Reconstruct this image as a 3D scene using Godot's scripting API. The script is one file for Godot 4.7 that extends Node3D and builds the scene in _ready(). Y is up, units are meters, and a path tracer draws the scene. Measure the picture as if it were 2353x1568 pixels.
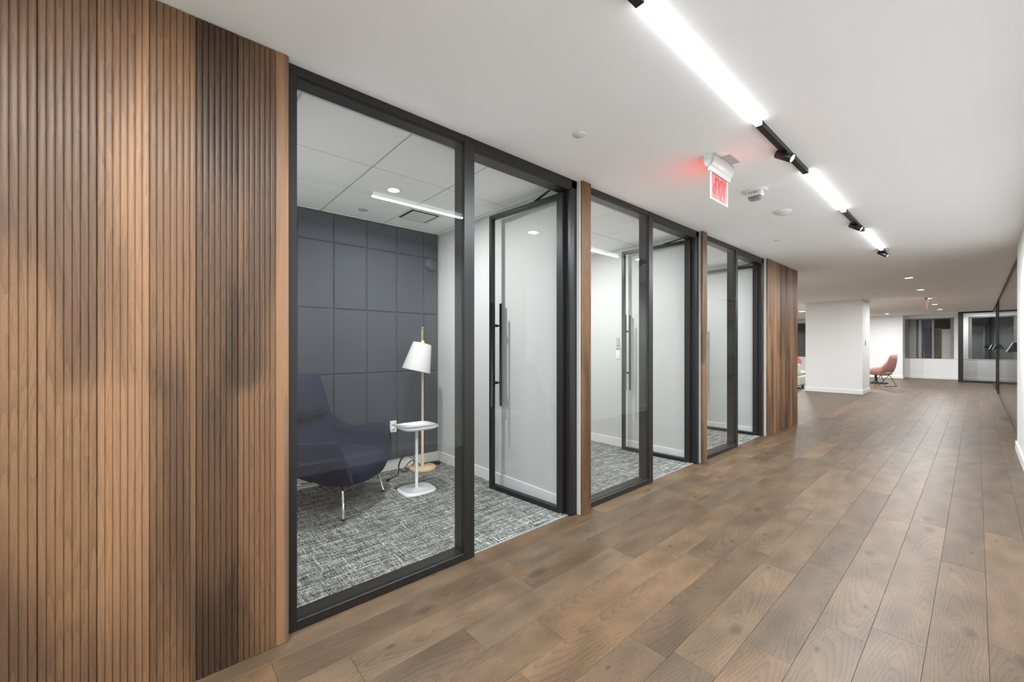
extends Node3D
# Office corridor with glass-fronted focus booths.  x: across (corridor right = +), y: up, -z: down the corridor.

const H := 2.645            # corridor ceiling
const HB := 2.632           # booth ceiling
const XF := -2.09           # front of the black glazing frames
const XG := -2.155          # glass line
const XW := -2.04           # face of the walnut cladding
const XB := -4.15           # booth back wall
const BAY := 2.155          # bay pitch along the corridor
const ZEND := -8.36         # corridor opens into the lobby here
const ZFAR := -24.25        # far window wall
const XR := 0.345           # right-hand white wall
const XGL := 0.40           # glass wall beyond it

var M := {}
var taken := {}
var rng := RandomNumberGenerator.new()

# ------------------------------------------------------------------ set-up at the top
func _ready() -> void:
	rng.seed = 7
	set_camera()
	set_environment()
	make_materials()
	area_lights()
	build_shell()
	build_floor()
	build_booths()
	build_wood()
	build_track()
	build_ceiling_things()
	build_booth_things()
	build_lobby()

func set_camera() -> void:
	var cam := Camera3D.new()
	cam.name = "camera"
	add_child(cam)
	var th := deg_to_rad(48.858)
	var fw := Vector3(-sin(th), 0, -cos(th))
	cam.position = Vector3(0, 1.33, 0)
	cam.look_at_from_position(cam.position, cam.position + fw, Vector3.UP)
	cam.projection = Camera3D.PROJECTION_FRUSTUM
	cam.near = 0.05
	cam.far = 120.0
	cam.size = 0.05 * 1568.0 / 932.6
	cam.frustum_offset = Vector2(0, 0.05 * (797.2 - 784.0) / 932.6)
	cam.current = true

func set_environment() -> void:
	var we := WorldEnvironment.new()
	we.name = "environment"
	var e := Environment.new()
	e.background_mode = Environment.BG_COLOR
	e.background_color = Color(0.004, 0.005, 0.009)
	e.tonemap_mode = Environment.TONE_MAPPER_LINEAR
	e.tonemap_exposure = 1.0
	e.sdfgi_enabled = true
	e.ssao_enabled = true
	e.ssil_enabled = true
	we.environment = e
	add_child(we)

const STRIPS := [[3.19, 1.90], [0.91, -0.37], [-1.37, -2.64], [-3.63, -4.945], [-5.93, -7.28]]
const E_STRIP := 5.9
const E_BOOTH := 3.3
const E_DOWN := 4.7

func area_lights() -> void:
	for s in STRIPS:
		var l := AreaLight3D.new()
		l.name = "strip_light"
		l.area_size = Vector2(0.03, s[0] - s[1])
		l.light_energy = E_STRIP
		l.light_color = Color(0.94, 0.975, 1.0)
		l.shadow_enabled = true
		add_child(l, true)
		l.position = Vector3(-0.834, H - 0.036, (s[0] + s[1]) / 2)
		l.rotation = Vector3(-PI / 2, 0, 0)

# ------------------------------------------------------------------ scene-graph helpers
func numbered(n: String) -> String:
	if not taken.has(n):
		taken[n] = 0
		return n
	taken[n] += 1
	return "%s_%03d" % [n, taken[n]]

func thing(n: String, label: String, category: String, at := Vector3.ZERO, group := "", kind := "") -> Node3D:
	var o := Node3D.new()
	o.name = numbered(n)
	add_child(o)
	o.position = at
	tag(o, label, category, group, kind)
	return o

func tag(o: Node3D, label: String, category: String, group := "", kind := "") -> void:
	o.set_meta("label", label)
	if category: o.set_meta("category", category)
	if group: o.set_meta("group", group)
	if kind: o.set_meta("kind", kind)

func part(n: String, st: SurfaceTool, m: Material, parent: Node3D, at := Vector3.ZERO) -> MeshInstance3D:
	var o := MeshInstance3D.new()
	o.name = n
	o.mesh = st.commit()
	o.material_override = m
	parent.add_child(o, true)
	o.position = at
	return o

func meshpart(n: String, mesh: Mesh, m: Material, parent: Node3D, at := Vector3.ZERO) -> MeshInstance3D:
	var o := MeshInstance3D.new()
	o.name = n
	o.mesh = mesh
	o.material_override = m
	parent.add_child(o, true)
	o.position = at
	return o

func solo(n: String, st: SurfaceTool, m: Material, label: String, category: String, group := "", kind := "") -> MeshInstance3D:
	var o := part(numbered(n), st, m, self)
	tag(o, label, category, group, kind)
	return o

func dup(src: Node3D, at: Vector3, label: String) -> Node3D:
	var base: String = src.name
	var o: Node3D = src.duplicate()
	o.name = numbered(base)
	add_child(o)
	o.position = at
	o.set_meta("label", label)
	return o

# ------------------------------------------------------------------ mesh helpers
func begin(smooth := false) -> SurfaceTool:
	var st := SurfaceTool.new()
	st.begin(Mesh.PRIMITIVE_TRIANGLES)
	st.set_smooth_group(0 if smooth else -1)
	return st

func done(st: SurfaceTool) -> SurfaceTool:
	st.generate_normals()
	return st

# triangle turned so that it faces out
func tri(st: SurfaceTool, a: Vector3, b: Vector3, c: Vector3, out: Vector3) -> void:
	if (b - a).cross(c - a).dot(out) > 0.0:
		st.add_vertex(a); st.add_vertex(c); st.add_vertex(b)
	else:
		st.add_vertex(a); st.add_vertex(b); st.add_vertex(c)

func quad(st: SurfaceTool, a: Vector3, b: Vector3, c: Vector3, d: Vector3, out: Vector3) -> void:
	tri(st, a, b, c, out)
	tri(st, a, c, d, out)

# box from lo to hi with chamfer c, optionally placed by t
func box(st: SurfaceTool, lo: Vector3, hi: Vector3, c := 0.0, t := Transform3D.IDENTITY) -> void:
	var m := (lo + hi) / 2
	var h := (hi - lo) / 2
	c = minf(c, 0.49 * 2 * minf(h.x, minf(h.y, h.z)))
	var ax := [Vector3.RIGHT, Vector3.UP, Vector3.BACK]
	var v := func(s: Vector3, k: int) -> Vector3:
		var p := Vector3(s.x * (h.x - c), s.y * (h.y - c), s.z * (h.z - c))
		p[k] = s[k] * h[k]
		return t * (m + p)
	for k in 3:
		var i: int = (k + 1) % 3
		var j: int = (k + 2) % 3
		for s in [-1.0, 1.0]:
			var q := []
			for e in [[-1, -1], [1, -1], [1, 1], [-1, 1]]:
				var g := Vector3.ZERO
				g[k] = s; g[i] = e[0]; g[j] = e[1]
				q.append(v.call(g, k))
			quad(st, q[0], q[1], q[2], q[3], t.basis * (ax[k] * s))
	if c <= 0.0:
		return
	for k in 3:
		var i: int = (k + 1) % 3
		var j: int = (k + 2) % 3
		for si in [-1.0, 1.0]:
			for sj in [-1.0, 1.0]:
				var a := Vector3.ZERO
				var b := Vector3.ZERO
				a[i] = si; a[j] = sj; a[k] = -1
				b[i] = si; b[j] = sj; b[k] = 1
				quad(st, v.call(a, i), v.call(b, i), v.call(b, j), v.call(a, j), t.basis * (ax[i] * si + ax[j] * sj))
	for sx in [-1.0, 1.0]:
		for sy in [-1.0, 1.0]:
			for sz in [-1.0, 1.0]:
				var g := Vector3(sx, sy, sz)
				tri(st, v.call(g, 0), v.call(g, 1), v.call(g, 2), t.basis * g)

func boxm(lo: Vector3, hi: Vector3, c := 0.0) -> SurfaceTool:
	var st := begin()
	box(st, lo, hi, c)
	return done(st)

# grid of points -> smooth sheet; out = a function giving the outward direction is avoided by the flip flag
func sheet(st: SurfaceTool, rows: Array, closed := false, flip := false) -> void:
	var n: int = rows.size()
	var w: int = rows[0].size()
	for i in n - 1:
		for j in (w if closed else w - 1):
			var a: Vector3 = rows[i][j]
			var b: Vector3 = rows[i][(j + 1) % w]
			var c: Vector3 = rows[i + 1][(j + 1) % w]
			var d: Vector3 = rows[i + 1][j]
			if flip:
				st.add_vertex(a); st.add_vertex(b); st.add_vertex(c)
				st.add_vertex(a); st.add_vertex(c); st.add_vertex(d)
			else:
				st.add_vertex(a); st.add_vertex(c); st.add_vertex(b)
				st.add_vertex(a); st.add_vertex(d); st.add_vertex(c)

# turned profile of (radius, height) pairs about the y axis, listed from top to bottom outside
func lathe(st: SurfaceTool, prof: Array, t := Transform3D.IDENTITY, seg := 32) -> void:
	var rows := []
	for p in prof:
		var r := []
		for k in seg:
			var a := TAU * k / seg
			r.append(t * Vector3(cos(a) * p[0], p[1], sin(a) * p[0]))
		rows.append(r)
	sheet(st, rows, true, true)

func disc(st: SurfaceTool, c: Vector3, n: Vector3, r: float, seg := 32) -> void:
	var u := n.cross(Vector3.UP if absf(n.y) < 0.9 else Vector3.RIGHT).normalized()
	var w := n.cross(u).normalized()
	for k in seg:
		var a := TAU * k / seg
		var b := TAU * (k + 1) / seg
		tri(st, c, c + (u * cos(a) + w * sin(a)) * r, c + (u * cos(b) + w * sin(b)) * r, n)

# round bar along a list of points
func tube(st: SurfaceTool, pts: Array, r: float, seg := 10, r1 := -1.0) -> void:
	if r1 < 0.0: r1 = r
	var n: int = pts.size()
	var rows := []
	var up := Vector3.ZERO
	for i in n:
		var d: Vector3 = (pts[mini(i + 1, n - 1)] - pts[maxi(i - 1, 0)]).normalized()
		if up == Vector3.ZERO:
			up = d.cross(Vector3.UP if absf(d.y) < 0.9 else Vector3.RIGHT).normalized()
		up = (up - d * up.dot(d)).normalized()
		var s := d.cross(up)
		var rr := lerpf(r, r1, float(i) / maxf(1, n - 1))
		var row := []
		for k in seg:
			var a := TAU * k / seg
			row.append(pts[i] + (up * cos(a) + s * sin(a)) * rr)
		rows.append(row)
	sheet(st, rows, true, true)
	for e in [0, n - 1]:
		var d: Vector3 = (pts[0] - pts[1]) if e == 0 else (pts[n - 1] - pts[n - 2])
		for k in seg:
			tri(st, pts[e], rows[e][k], rows[e][(k + 1) % seg], d)

func spline(pts: Array, n := 8) -> Array:
	var out := []
	for i in pts.size() - 1:
		var p0: Vector3 = pts[maxi(i - 1, 0)]
		var p3: Vector3 = pts[mini(i + 2, pts.size() - 1)]
		for k in n:
			out.append((pts[i] as Vector3).cubic_interpolate(pts[i + 1], p0, p3, float(k) / n))
	out.append(pts[-1])
	return out

# outline of a rounded rectangle / superellipse in the xz plane
func superellipse(a: float, b: float, e: float, n := 40) -> Array:
	var out := []
	for k in n:
		var t := TAU * k / n
		out.append(Vector2(a * signf(cos(t)) * pow(absf(cos(t)), 2.0 / e), b * signf(sin(t)) * pow(absf(sin(t)), 2.0 / e)))
	return out

# stacked copies of an outline: list of [scale, y]; caps both ends
func stack(st: SurfaceTool, outline: Array, levels: Array, t := Transform3D.IDENTITY) -> void:
	var rows := []
	for l in levels:
		var r := []
		for p in outline:
			r.append(t * Vector3(p.x * l[0], l[1], p.y * l[0]))
		rows.append(r)
	sheet(st, rows, true, true)
	for e in [0, rows.size() - 1]:
		var c := t * Vector3(0, levels[e][1], 0)
		var n := t.basis * (Vector3.UP if e == 0 else Vector3.DOWN)
		for k in outline.size():
			tri(st, c, rows[e][k], rows[e][(k + 1) % outline.size()], n)

# ------------------------------------------------------------------ materials
func mat(n: String, c: Color, rough := 0.6, metal := 0.0) -> StandardMaterial3D:
	var m := StandardMaterial3D.new()
	m.resource_name = n
	m.albedo_color = c
	m.roughness = rough
	m.metallic = metal
	M[n] = m
	return m

func glow(n: String, c: Color, e: float) -> StandardMaterial3D:
	var m := mat(n, Color(0.9, 0.9, 0.9), 0.5)
	m.emission_enabled = true
	m.emission = c
	m.emission_energy_multiplier = e
	return m

func glassy(n: String, c: Color, rough := 0.0) -> StandardMaterial3D:
	var m := mat(n, c, rough)
	m.transparency = BaseMaterial3D.TRANSPARENCY_ALPHA
	return m

func field(w: int, h: int, freq: float, sd: int, cw := 0, ch := 0, oct := 3) -> PackedByteArray:
	# noise computed at cw x ch and stretched to w x h
	var nz := FastNoiseLite.new()
	nz.seed = sd
	nz.noise_type = FastNoiseLite.TYPE_SIMPLEX_SMOOTH
	nz.frequency = freq
	nz.fractal_octaves = oct
	var im := nz.get_seamless_image(cw if cw else w, ch if ch else h, false, false, 0.1)
	im.convert(Image.FORMAT_L8)
	if cw and (cw != w or ch != h):
		im.resize(w, h, Image.INTERPOLATE_CUBIC)
	return im.get_data()

func oak_texture() -> Array:
	# four plank faces stacked in one picture, length along u; returns colour and relief
	var w := 2048
	var h := 768
	var warp := field(w, h, 0.02, 11, 110, 150)
	var streak := field(w, h, 0.3, 12, 96, 768, 2)
	var pores := field(w, h, 0.45, 13, 200, 768, 1)
	var tone := field(w, h, 0.03, 14, 128, 128, 2)
	var rgb := PackedByteArray()
	rgb.resize(w * h * 3)
	var rl := PackedByteArray()
	rl.resize(w * h)
	var prm := [[10.0, 700.0, 0.10, 0.095], [-70.0, 400.0, 0.12, 0.075], [120.0, 1500.0, 0.06, 0.11], [-12.0, 1300.0, 0.085, 0.085]]
	var knots := [[1450, 70, 15.0], [320, 384 + 60, 17.0], [1700, 384 + 140, 9.0], [1890, 192 + 80, 38.0], [1180, 576 + 130, 30.0], [420, 576 + 50, 12.0]]
	for y in h:
		var k := y / 192
		var p: Array = prm[k]
		var yy0: float = (y % 192) - 96.0 - p[0]
		for x in w:
			var i := y * w + x
			var wv := warp[i] / 255.0 - 0.5
			var yy: float = yy0 + wv * 34.0
			var dd: float = (x - p[1]) * p[2] + wv * 26.0
			var kd := 0.0
			for kn in knots:
				var dx: float = (x - kn[0]) * 0.42
				var dy: float = y - kn[1]
				var q: float = (dx * dx + dy * dy) / (kn[2] * kn[2])
				if q < 9.0 and kn[1] / 192 == k:
					var f := exp(-q)
					kd += f
					dd += 60.0 * f
			var ring: float = sqrt(yy * yy + dd * dd) * float(p[3])
			var g: float = ring - floorf(ring)
			g = g * g * g
			var s := streak[i] / 255.0
			var po := pores[i] / 255.0
			var t: float = 0.90 + 0.22 * (tone[i] / 255.0 - 0.5) - 0.115 * g - 0.21 * (s - 0.5) - 0.16 * maxf(0.0, po - 0.6) - 0.34 * clampf(kd - 0.3, 0.0, 1.0)
			t = clampf(t, 0.05, 1.15)
			rgb[i * 3] = int(clampf(200.0 * t, 0, 255))
			rgb[i * 3 + 1] = int(clampf(163.5 * t, 0, 255))
			rgb[i * 3 + 2] = int(clampf(129.0 * t - 1.0, 0, 255))
			rl[i] = int(clampf(150.0 - 60.0 * g - 90.0 * maxf(0.0, po - 0.5), 0, 255))
	return [ImageTexture.create_from_image(Image.create_from_data(w, h, false, Image.FORMAT_RGB8, rgb)), ImageTexture.create_from_image(Image.create_from_data(w, h, false, Image.FORMAT_L8, rl))]

func walnut_texture() -> ImageTexture:
	# seven boards side by side, length along v; the flutes cut through the growth rings, so ring depth follows the flute
	var bw := 140
	var w := bw * 7
	var h := 2048
	var warp := field(w, h, 0.02, 21, 256, 160)
	var zone := field(w, h, 0.035, 22, 64, 40, 2)
	var streak := field(w, h, 0.32, 23, w, 64, 2)
	var fine := field(w, h, 0.4, 24, w, 256, 1)
	var rgb := PackedByteArray()
	rgb.resize(w * h * 3)
	var prm := [[10.0, 900.0, 0.08, 0.05, 0.0, 0.88], [-10.0, 640.0, 0.06, 0.04, 0.06, 0.90], [90.0, 1500.0, 0.04, 0.045, -0.05, 0.95], [-40.0, 1500.0, 0.05, 0.05, 0.04, 0.82], [30.0, 1750.0, 0.07, 0.06, 0.10, 0.70], [-30.0, 1000.0, 0.06, 0.05, 0.05, 0.80], [120.0, 200.0, 0.03, 0.045, -0.05, 0.93]]
	for y in h:
		for k in 7:
			var p: Array = prm[k]
			for xx in bw:
				var x: int = k * bw + xx
				var i := y * w + x
				var wv := warp[i] / 255.0 - 0.5
				var ph := fmod(xx / 20.0, 1.0) - 0.5
				var cut := 5.5 * (1.0 - 4.0 * ph * ph)
				var yy: float = xx - 70.0 - p[0] + wv * 46.0
				var dd: float = (y - p[1]) * p[2] + wv * 60.0 + cut * 2.2
				var ring: float = sqrt(yy * yy + dd * dd) * float(p[3])
				var g: float = ring - floorf(ring)
				g = g * g
				var z := zone[i] / 255.0
				var heart: float = smoothstep(0.40, 0.80, z + float(p[4]) + 0.03 * sin(ring * 2.0))
				var s := streak[i] / 255.0 - 0.5
				var f := fine[i] / 255.0 - 0.5
				var t: float = float(p[5]) - 0.20 * heart - 0.09 * g - 0.13 * s - 0.07 * f
				t = clampf(t, 0.12, 1.1)
				rgb[i * 3] = int(clampf(194.0 * t + 4.0, 0, 255))
				rgb[i * 3 + 1] = int(clampf(152.0 * t - 2.0 + 1.0 * heart, 0, 255))
				rgb[i * 3 + 2] = int(clampf(113.0 * t - 3.0 + 3.0 * heart, 0, 255))
	return ImageTexture.create_from_image(Image.create_from_data(w, h, false, Image.FORMAT_RGB8, rgb))

func carpet_texture() -> Array:
	var n := 1024
	var patch := field(n, n, 0.03, 33, 128, 128, 3)
	var r := RandomNumberGenerator.new()
	r.seed = 5
	# yarns 4 px thick; dashes of lighter and darker yarn along both directions
	var c := n / 4
	var run := PackedFloat32Array()
	run.resize(c * c)
	for k in 2600:
		var along := k % 5 < 3                 # rows of constant u run down the corridor
		var len := r.randi_range(6, 60) if along else r.randi_range(5, 34)
		var x := r.randi() % c
		var y := r.randi() % c
		var v := r.randf_range(0.12, 0.42) * (1.0 if r.randf() < 0.5 else -1.0)
		for q in len:
			if r.randf() < 0.85:
				var i := ((y + q) % c) * c + x if along else y * c + (x + q) % c
				run[i] = clampf(run[i] + v, -0.6, 0.6)
	var rnd := PackedFloat32Array()
	rnd.resize(c * c)
	for i in rnd.size():
		rnd[i] = r.randf()
	var rgb := PackedByteArray()
	rgb.resize(n * n * 3)
	var rl := PackedByteArray()
	rl.resize(n * n)
	for y in n:
		var row := y / 4
		for x in n:
			var i := y * n + x
			var col := ((x + (row % 2) * 2) / 4) % c
			var t: float = 0.47 + run[row * c + col] + (rnd[row * c + col] - 0.5) * 0.62 + 0.18 * (patch[i] / 255.0 - 0.5)
			t = clampf(t, 0.0, 1.0)
			rgb[i * 3] = int(34 + 172 * t)
			rgb[i * 3 + 1] = int(35 + 171 * t)
			rgb[i * 3 + 2] = int(36 + 161 * t)
			var lx: float = ((x + (row % 2) * 2) % 4) / 3.0 - 0.5
			var ly: float = (y % 4) / 3.0 - 0.5
			rl[i] = int(clampf(230.0 - 260.0 * (lx * lx + ly * ly) + 20.0 * rnd[row * c + col], 0, 255))
	return [ImageTexture.create_from_image(Image.create_from_data(n, n, false, Image.FORMAT_RGB8, rgb)), ImageTexture.create_from_image(Image.create_from_data(n, n, false, Image.FORMAT_L8, rl))]

func felt_texture(lo: Color, hi: Color, sd: int) -> ImageTexture:
	var n := 256
	var a := field(n, n, 0.12, sd, 0, 0, 4)
	var b := field(n, n, 0.2, sd + 1, 0, 0, 2)
	var rgb := PackedByteArray()
	rgb.resize(n * n * 3)
	for i in n * n:
		var t := clampf(0.5 + (a[i] - 128) / 200.0 + (b[i] - 128) / 420.0, 0.0, 1.0)
		var c := lo.lerp(hi, t)
		rgb[i * 3] = int(c.r * 255)
		rgb[i * 3 + 1] = int(c.g * 255)
		rgb[i * 3 + 2] = int(c.b * 255)
	return ImageTexture.create_from_image(Image.create_from_data(n, n, false, Image.FORMAT_RGB8, rgb))

var plank_mats := []
var board_mats := []

func make_materials() -> void:
	mat("ceiling_paint", Color(0.985, 0.988, 0.99), 0.9)
	mat("wall_paint", Color(0.935, 0.937, 0.93), 0.7)
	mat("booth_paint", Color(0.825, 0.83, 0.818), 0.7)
	mat("trim_paint", Color(0.94, 0.94, 0.935), 0.45)
	mat("white_plastic", Color(0.9, 0.9, 0.89), 0.4)
	mat("grey_plastic", Color(0.72, 0.73, 0.73), 0.5)
	mat("black_frame", Color(0.122, 0.116, 0.114), 0.38)
	mat("black_metal", Color(0.075, 0.075, 0.078), 0.42)
	mat("dark_seal", Color(0.035, 0.035, 0.037), 0.6)
	mat("bright_steel", Color(0.8, 0.8, 0.8), 0.18, 1.0)
	mat("grey_metal", Color(0.62, 0.63, 0.64), 0.4, 0.0)
	mat("tile_white", Color(0.96, 0.96, 0.95), 0.95)
	mat("tee_grey", Color(0.76, 0.76, 0.75), 0.6)
	mat("white_powder", Color(0.93, 0.93, 0.93), 0.45)
	mat("pale_wood", Color(0.87, 0.76, 0.60), 0.6)
	mat("black_rubber", Color(0.06, 0.06, 0.06), 0.7)
	mat("cream_leather", Color(0.86, 0.85, 0.81), 0.5)
	mat("coral_cloth", Color(0.86, 0.50, 0.43), 0.9)
	mat("pink_cloth", Color(0.73, 0.555, 0.51), 0.9)
	mat("pink_trim", Color(0.66, 0.43, 0.38), 0.9)
	mat("underlay", Color(0.40, 0.34, 0.27), 0.95)
	mat("sign_red", Color(0.6, 0.05, 0.05), 0.5)
	glow("strip_glow", Color(0.98, 0.99, 1.0), 5.0)
	glow("lamp_glow", Color(1, 0.98, 0.95), 18.0)
	glow("spot_glow", Color(1, 0.98, 0.95), 3.0)
	glow("exit_red", Color(1.0, 0.10, 0.14), 0.75).albedo_color = Color(0.45, 0.04, 0.05)
	glow("exit_edge", Color(1.0, 0.60, 0.62), 0.5)
	glow("green_led", Color(0.15, 1.0, 0.55), 1.5)
	glassy("clear_glass", Color(0.10, 0.15, 0.12, 0.03)).metallic_specular = 0.37
	glassy("dark_glass", Color(0.10, 0.11, 0.12, 0.12))
	glassy("exit_pane", Color(0.90, 0.50, 0.51, 0.34), 0.05)
	glassy("strobe_lens", Color(0.42, 0.42, 0.44, 0.45), 0.1)
	mat("night_glass", Color(0.42, 0.43, 0.47), 0.03, 1.0)
	mat("print_dark", Color(0.25, 0.12, 0.13), 0.7)
	var oak := oak_texture()
	for k in 8:
		var v: float = [0.98, 0.93, 1.03, 0.89, 0.96, 1.02, 0.91, 1.0][k] * 0.60
		var warm: float = [0.01, -0.015, 0.03, 0.01, -0.03, 0.0, 0.02, -0.01][k]
		var m := mat("oak_%d" % k, Color(v * (1.0 + warm), v, v * (1.0 - warm)), 0.42)
		m.albedo_texture = oak[0]
		m.heightmap_enabled = true
		m.heightmap_texture = oak[1]
		m.heightmap_scale = 0.05
		m.metallic_specular = 0.42
		plank_mats.append(m)
	var wal := walnut_texture()
	for k in 3:
		var v: float = [0.78, 0.83, 0.72][k]
		var m := mat("walnut_%d" % k, Color(v, v, v), 0.42)
		m.albedo_texture = wal
		m.metallic_specular = 0.45
		board_mats.append(m)
	var car := carpet_texture()
	var cm := mat("carpet", Color(1, 1, 1), 0.98)
	cm.albedo_texture = car[0]
	cm.heightmap_enabled = true
	cm.heightmap_texture = car[1]
	cm.heightmap_scale = 0.15
	cm.uv1_triplanar = true
	cm.uv1_world_triplanar = true
	cm.uv1_scale = Vector3(0.95, 0.95, 0.95)
	var f1 := mat("blue_felt", Color(1, 1, 1), 0.98)
	f1.albedo_texture = felt_texture(Color(0.222, 0.235, 0.262), Color(0.255, 0.270, 0.298), 41)
	f1.uv1_triplanar = true
	f1.uv1_world_triplanar = true
	f1.uv1_scale = Vector3(2.2, 2.2, 2.2)
	var f2 := mat("navy_cloth", Color(1, 1, 1), 0.9)
	f2.albedo_texture = felt_texture(Color(0.026, 0.055, 0.165), Color(0.034, 0.068, 0.195), 51)
	f2.uv1_triplanar = true
	f2.uv1_scale = Vector3(4, 4, 4)

# ------------------------------------------------------------------ shell
func build_shell() -> void:
	var S := "structure"
	solo("ceiling", boxm(Vector3(-9.2, H, -25.0), Vector3(4.2, H + 0.2, 4.4)), M.ceiling_paint, "smooth white plaster ceiling over the corridor and lobby", "ceiling", "", S)
	# right-hand wall, its end, and the wall behind the camera
	solo("wall_right", boxm(Vector3(XR, 0, ZEND), Vector3(XR + 0.14, H, 4.2)), M.wall_paint, "plain white wall along the right edge of the corridor", "wall", "", S)
	solo("baseboard_right", boxm(Vector3(XR - 0.016, 0, ZEND - 0.012), Vector3(XR, 0.115, 4.0), 0.004), M.trim_paint, "white baseboard at the foot of the plain right-hand wall", "baseboard", "", S)
	solo("wall_rear", boxm(Vector3(-4.4, 0, 4.0), Vector3(0.6, H, 4.2)), M.wall_paint, "white wall closing the corridor behind the viewpoint", "wall", "", S)
	# booth shell
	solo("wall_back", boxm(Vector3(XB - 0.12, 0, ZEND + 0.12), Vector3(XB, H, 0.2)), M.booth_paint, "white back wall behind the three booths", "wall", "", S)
	solo("wall_left", boxm(Vector3(XB - 0.12, 0, -0.42), Vector3(XW - 0.025, H, 4.2)), M.wall_paint, "white core wall that carries the big fluted walnut cladding", "wall", "", S)
	for k in 3:
		var z := -2.481 - BAY * k
		var st := begin()
		if k < 2:
			box(st, Vector3(XB, 0, z - 0.094), Vector3(XF - 0.08, H, z))
			box(st, Vector3(XF - 0.12, 0, z - 0.150), Vector3(XW - 0.022, H, z - 0.032))
		else:
			box(st, Vector3(XB - 0.12, 0, ZEND + 0.012), Vector3(XF - 0.08, H, z))
			box(st, Vector3(XF - 0.12, 0, ZEND + 0.012), Vector3(XW - 0.022, H, z - 0.032))
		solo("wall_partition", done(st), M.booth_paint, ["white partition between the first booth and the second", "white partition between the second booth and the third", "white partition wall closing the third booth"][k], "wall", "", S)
		solo("baseboard_partition", boxm(Vector3(XB + 0.012, 0, z), Vector3(XF - 0.12, 0.112, z + 0.013), 0.003), M.trim_paint, ["white baseboard behind the open door of the first booth", "white baseboard behind the open door of the second booth", "white baseboard behind the open door of the third booth"][k], "baseboard", "", S)
		solo("baseboard_back", boxm(Vector3(XB, 0, z), Vector3(XB + 0.013, 0.112, z + 2.05), 0.003), M.trim_paint, ["white baseboard under the blue-grey acoustic panel", "white baseboard on the back wall of the second booth", "white baseboard on the back wall of the third booth"][k], "baseboard", "", S)
	# booth ceilings: tiles on a grid of tees
	for k in 3:
		var z0 := -2.481 - BAY * k
		var c := thing("ceiling", ["white lay-in tile ceiling of the first booth", "white lay-in tile ceiling of the second booth", "white lay-in tile ceiling of the third booth"][k], "ceiling", Vector3.ZERO, "", S)
		var xs := [XB, -4.10, -3.49, -2.88, -2.27, XF - 0.1]
		var zs := [z0, z0 + 0.062, z0 + 0.68, z0 + 1.306, z0 + 1.926, z0 + 2.061]
		var g := 0.007
		for i in 5:
			for j in 5:
				var lo := Vector3(xs[i] + (g if i else 0.0), HB, zs[j] + (g if j else 0.0))
				var hi := Vector3(xs[i + 1] - (g if i < 4 else 0.0), H - 0.001, zs[j + 1] - (g if j < 4 else 0.0))
				part("tile", boxm(lo, hi, 0.003), M.tile_white, c)
		for i in range(1, 5):
			part("tee", boxm(Vector3(xs[i] - g, HB + 0.004, zs[0]), Vector3(xs[i] + g, H, zs[5])), M.tee_grey, c)
		for j in range(1, 5):
			part("tee", boxm(Vector3(xs[0], HB + 0.0045, zs[j] - g), Vector3(xs[5], H, zs[j] + g)), M.tee_grey, c)
	# booth carpets
	for k in 3:
		var z0 := -2.481 - BAY * k
		solo("floor", boxm(Vector3(XB, -0.03, z0), Vector3(-2.125, 0.004, z0 + 2.061)), M.carpet, ["grey crosshatched carpet of the first booth under the navy chair", "grey crosshatched carpet of the second booth", "grey crosshatched carpet of the third booth"][k], "carpet", "", S)
		solo("trim", boxm(Vector3(-2.125, -0.03, -2.434 - BAY * k), Vector3(-2.118, 0.006, -1.511 - BAY * k)), M.grey_metal, ["thin pale carpet edge strip at the first booth's doorway", "thin pale carpet edge strip at the second booth's doorway", "thin pale carpet edge strip at the third booth's doorway"][k], "trim", "", S)

# ------------------------------------------------------------------ oak floor
func plank(parent: Node3D, x0: float, x1: float, z0: float, z1: float) -> void:
	# z0 < z1; own piece of the oak picture, narrow bevel round the top
	var st := SurfaceTool.new()
	st.begin(Mesh.PRIMITIVE_TRIANGLES)
	st.set_smooth_group(-1)
	var g := 0.0003
	var b := 0.0010
	var ln := z1 - z0
	var u0 := rng.randf() * maxf(0.0, 1.0 - ln / 1.95)
	var strip := rng.randi() % 4
	var v0 := strip * 0.25 + 0.004
	var fl := rng.randf() < 0.5
	var P := [Vector3(x0 + g, -b, z0 + g), Vector3(x1 - g, -b, z0 + g), Vector3(x1 - g, -b, z1 - g), Vector3(x0 + g, -b, z1 - g)]
	var T := [Vector3(x0 + g + b, 0, z0 + g + b), Vector3(x1 - g - b, 0, z0 + g + b), Vector3(x1 - g - b, 0, z1 - g - b), Vector3(x0 + g + b, 0, z1 - g - b)]
	var uv := func(p: Vector3) -> Vector2:
		var a := (p.x - x0) / (x1 - x0)
		var l := (p.z - z0) / 1.95
		return Vector2(u0 + (l if fl else ln / 1.95 - l), v0 + 0.242 * (a if fl else 1.0 - a))
	var put := func(a: Vector3, c: Vector3, d: Vector3) -> void:
		for p in ([a, d, c] if (c - a).cross(d - a).y > 0.0 else [a, c, d]):
			st.set_uv(uv.call(p))
			st.add_vertex(p)
	put.call(T[0], T[1], T[2])
	put.call(T[0], T[2], T[3])
	for i in 4:
		var j := (i + 1) % 4
		put.call(P[i], P[j], T[j])
		put.call(P[i], T[j], T[i])
	st.generate_normals()
	st.generate_tangents()
	part("plank", st, plank_mats[rng.randi() % 8], parent)

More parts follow.
